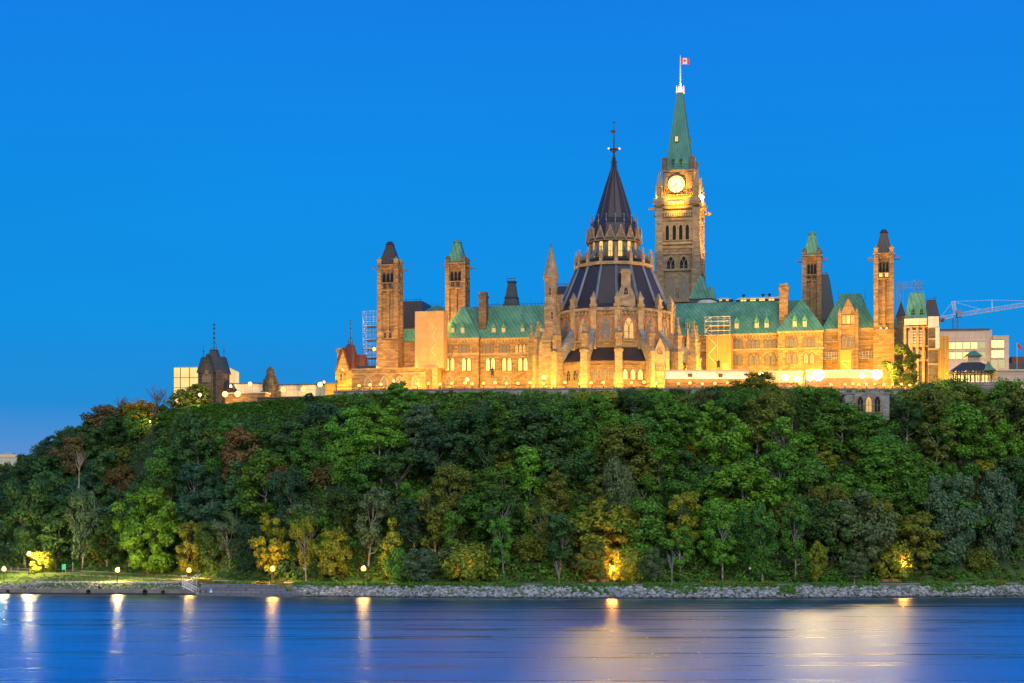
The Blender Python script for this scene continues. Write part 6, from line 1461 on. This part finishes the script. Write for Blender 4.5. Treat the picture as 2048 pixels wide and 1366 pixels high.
for u, yt, tq, lab in ((1344,1088,6.3,'bare white-branched sapling at the top of the stone bank, centre right'),(1118,1112,6.2,'small bare pale sapling left of the benches'),):
    x, y = shore(u, tq); z = gz(x, y); T = thing('bare_tree', lab, 'tree', (x, y, z), 0, 'bare trees'); link('branches', bare(int(u), (at(u, yt, y).z-z)*1.0, .42, .10, 'pale_bark', 4), T)
for u, yt, yb, tq, lab in ((1322,855,905,64,'dead grey tree with bare twisted limbs high on the slope below the clock tower'),(158,880,960,52,'thin dead white trunk on the hill shoulder at the left'),(858,820,880,64,'dead bare branches high on the slope below the orange sheeting'),(1470,812,870,62,'bare pale twisted tree high on the slope right of the dead grey tree'),(1060,930,985,46,'small leafless grey tree halfway up below the library'),(430,985,1040,36,'thin bare dead tree among dark trees on the lower left slope'),(2005,845,880,62,'forked dead white branches high on the slope at the right')):
    x, y = shore(u, tq); z = max(gz(x, y), at(u, yb+25, y).z); T = thing('dead_tree', lab, 'tree', (x, y, z), 0, 'bare trees'); link('branches', bare(int(u)+3, at(u, yt, y).z-z, .55, .2, 'pale_bark', 4), T)
# lamp-lit yellow bushes at the hilltop
for u, yt, off, cn, lab in ((285,808,-3,'golden','yellow lamp-lit bush below the taller bare tree'),(262,812,-1,'brownish','brown bush left of the yellow lamp-lit bush on the hilltop'),(210,818,0,'brownish','brown bush at the foot of the smaller bare tree')):
    x, y = edge(u, off); z = gz(x, y); T = plant('shrub', x, y, z-.8, max(2.6, at(u, yt, y).z-z+.8), cn, 1.4, None, .05); tag(T, lab, 'shrub', 'hilltop bushes')
x, y = edge(300, -5); T = thing('ground_lamp', 'low lamp behind the yellow bush on the hilltop at left', 'lamp', (x, y, gz(x, y))); MB().tube((0,0,0),(0,0,1.6),.06).build('post', 'iron', T); MB().ball((0,0,1.8),.25).build('globe', 'lamp_amber', T, True); lamp_light('lamp_light', T, (0,-.8,1.9), 900, (1,.55,.12), .3)
# undergrowth over the slope: one mass of low leaves
def scatter(name, lab, pts, per, leaf, rad, col, seed, cat, droop=0, up=.6):
    rg = np.random.default_rng(seed); P = np.array(pts); idx = np.repeat(np.arange(len(P)), per); n = len(idx)
    d = rg.normal(size=(n, 3)); d /= np.linalg.norm(d, axis=1, keepdims=True)
    rr_ = P[idx, 3:4]*rg.random((n, 1))**.5; off = d*rr_*np.array([1, 1, .8]); Q = P[idx, :3]+off
    me = leaf_mesh(name, Q, d+np.array([0, -.2, up])+rg.normal(size=(n, 3))*.5, leaf, rg, 1.6, 'foliage', droop)
    o = link(name, me); o.color = (*col, 1); return tag(o, lab, cat, None, 'stuff')
sets = {0: [], 1: [], 2: []}
for i in range(16000):
    y = rt.uniform(412, 605); u = rt.uniform(-90, 2140); x = (u-1024)/F_PX*y
    fl = float(I(u, T_FL)); tq = y-float(I(u, T_DW)); Tt = float(I(u, T_DT))-float(I(u, T_DW))
    if tq < fl-1.5 or tq > Tt+(0 if u > 330 else 20): continue
    if 335 < u < 655 and tq > Tt-8: continue
    z = gz(x, y); r = rt.uniform(.9, 2.6); 
    if tq > Tt-4: r *= .5
    k = 0 if u < 640 and rt.random() < .8 else (1 if rt.random() < .6 else 2)
    sets[k].append((x, y, z+.3*r, r))
scatter('undergrowth', 'dark low undergrowth under the trees of the left slope', sets[0], 64, .46, 1, COL['dark green'], 21, 'undergrowth')
scatter('undergrowth', 'fresh green undergrowth and vines filling gaps in the wood', sets[1], 64, .46, 1, COL['mid green'], 22, 'undergrowth')
scatter('undergrowth', 'olive undergrowth mixed through the wood', sets[2], 64, .46, 1, (.085,.125,.03), 23, 'undergrowth')
bank = []
for i in range(2600):
    u = rt.uniform(320, 1000); off = rt.uniform(-13, -.5); x, y = edge(u, off)
    if u > 650 and off < -7: continue
    bank.append((x, y, gz(x, y)+.05, rt.uniform(.3, .9)))
scatter('grass_bank', 'bright grass and weeds on the bank below the left buildings', bank, 55, .30, 1, (.050,.15,.018), 24, 'grass', 0, 1.0)
sh = []; gd = []; fg = []
for i in range(1500):
    u = rt.uniform(430, 2120); tq = rt.uniform(4.6, 7.2); x, y = shore(u, tq); g_ = gz(x, y)
    if noise.noise((u*.02, 3.1, 0)) < -.12: continue
    sh.append((x, y, g_+.15, rt.uniform(.25, .85)))
for i in range(300):
    u = rt.choice([rt.uniform(395, 425), rt.uniform(510, 566), rt.uniform(1405, 1435), rt.uniform(1455, 1548), rt.uniform(1990, 2010)]); x, y = shore(u, rt.uniform(5.2, 8.5)); gd.append((x, y, gz(x, y)+rt.uniform(.15, .6), rt.uniform(.2, .5)))
for i in range(900):
    u = rt.uniform(-20, 430); tq = rt.uniform(10 if u > 70 else 6, 34); x, y = shore(u, tq); fg.append((x, y, gz(x, y)+.02, rt.uniform(.15, .4)))
for i in range(170):
    u = rt.choice([rt.uniform(1145, 1215), rt.uniform(1330, 1400), rt.uniform(1860, 1940), rt.uniform(1560, 1590)]); tq = rt.uniform(1.8, 5); x, y = shore(u, tq); sh.append((x, y, 2.45*tq/5.2+.4, rt.uniform(.3, .7)))
scatter('shore_weeds', 'green weeds and low plants along the top of the stone bank', sh, 45, .26, 1, COL['mid green'], 25, 'weeds', 0, .8)
scatter('wildflowers', 'yellow wildflowers in patches along the path', gd, 34, .17, 1, (.33,.27,.03), 26, 'wildflowers', 0, .8)
scatter('lawn_grass', 'short rough grass on the waterside lawn at left', fg, 60, .16, 1, (.12,.25,.03), 27, 'grass', 0, 1.2)
settle()
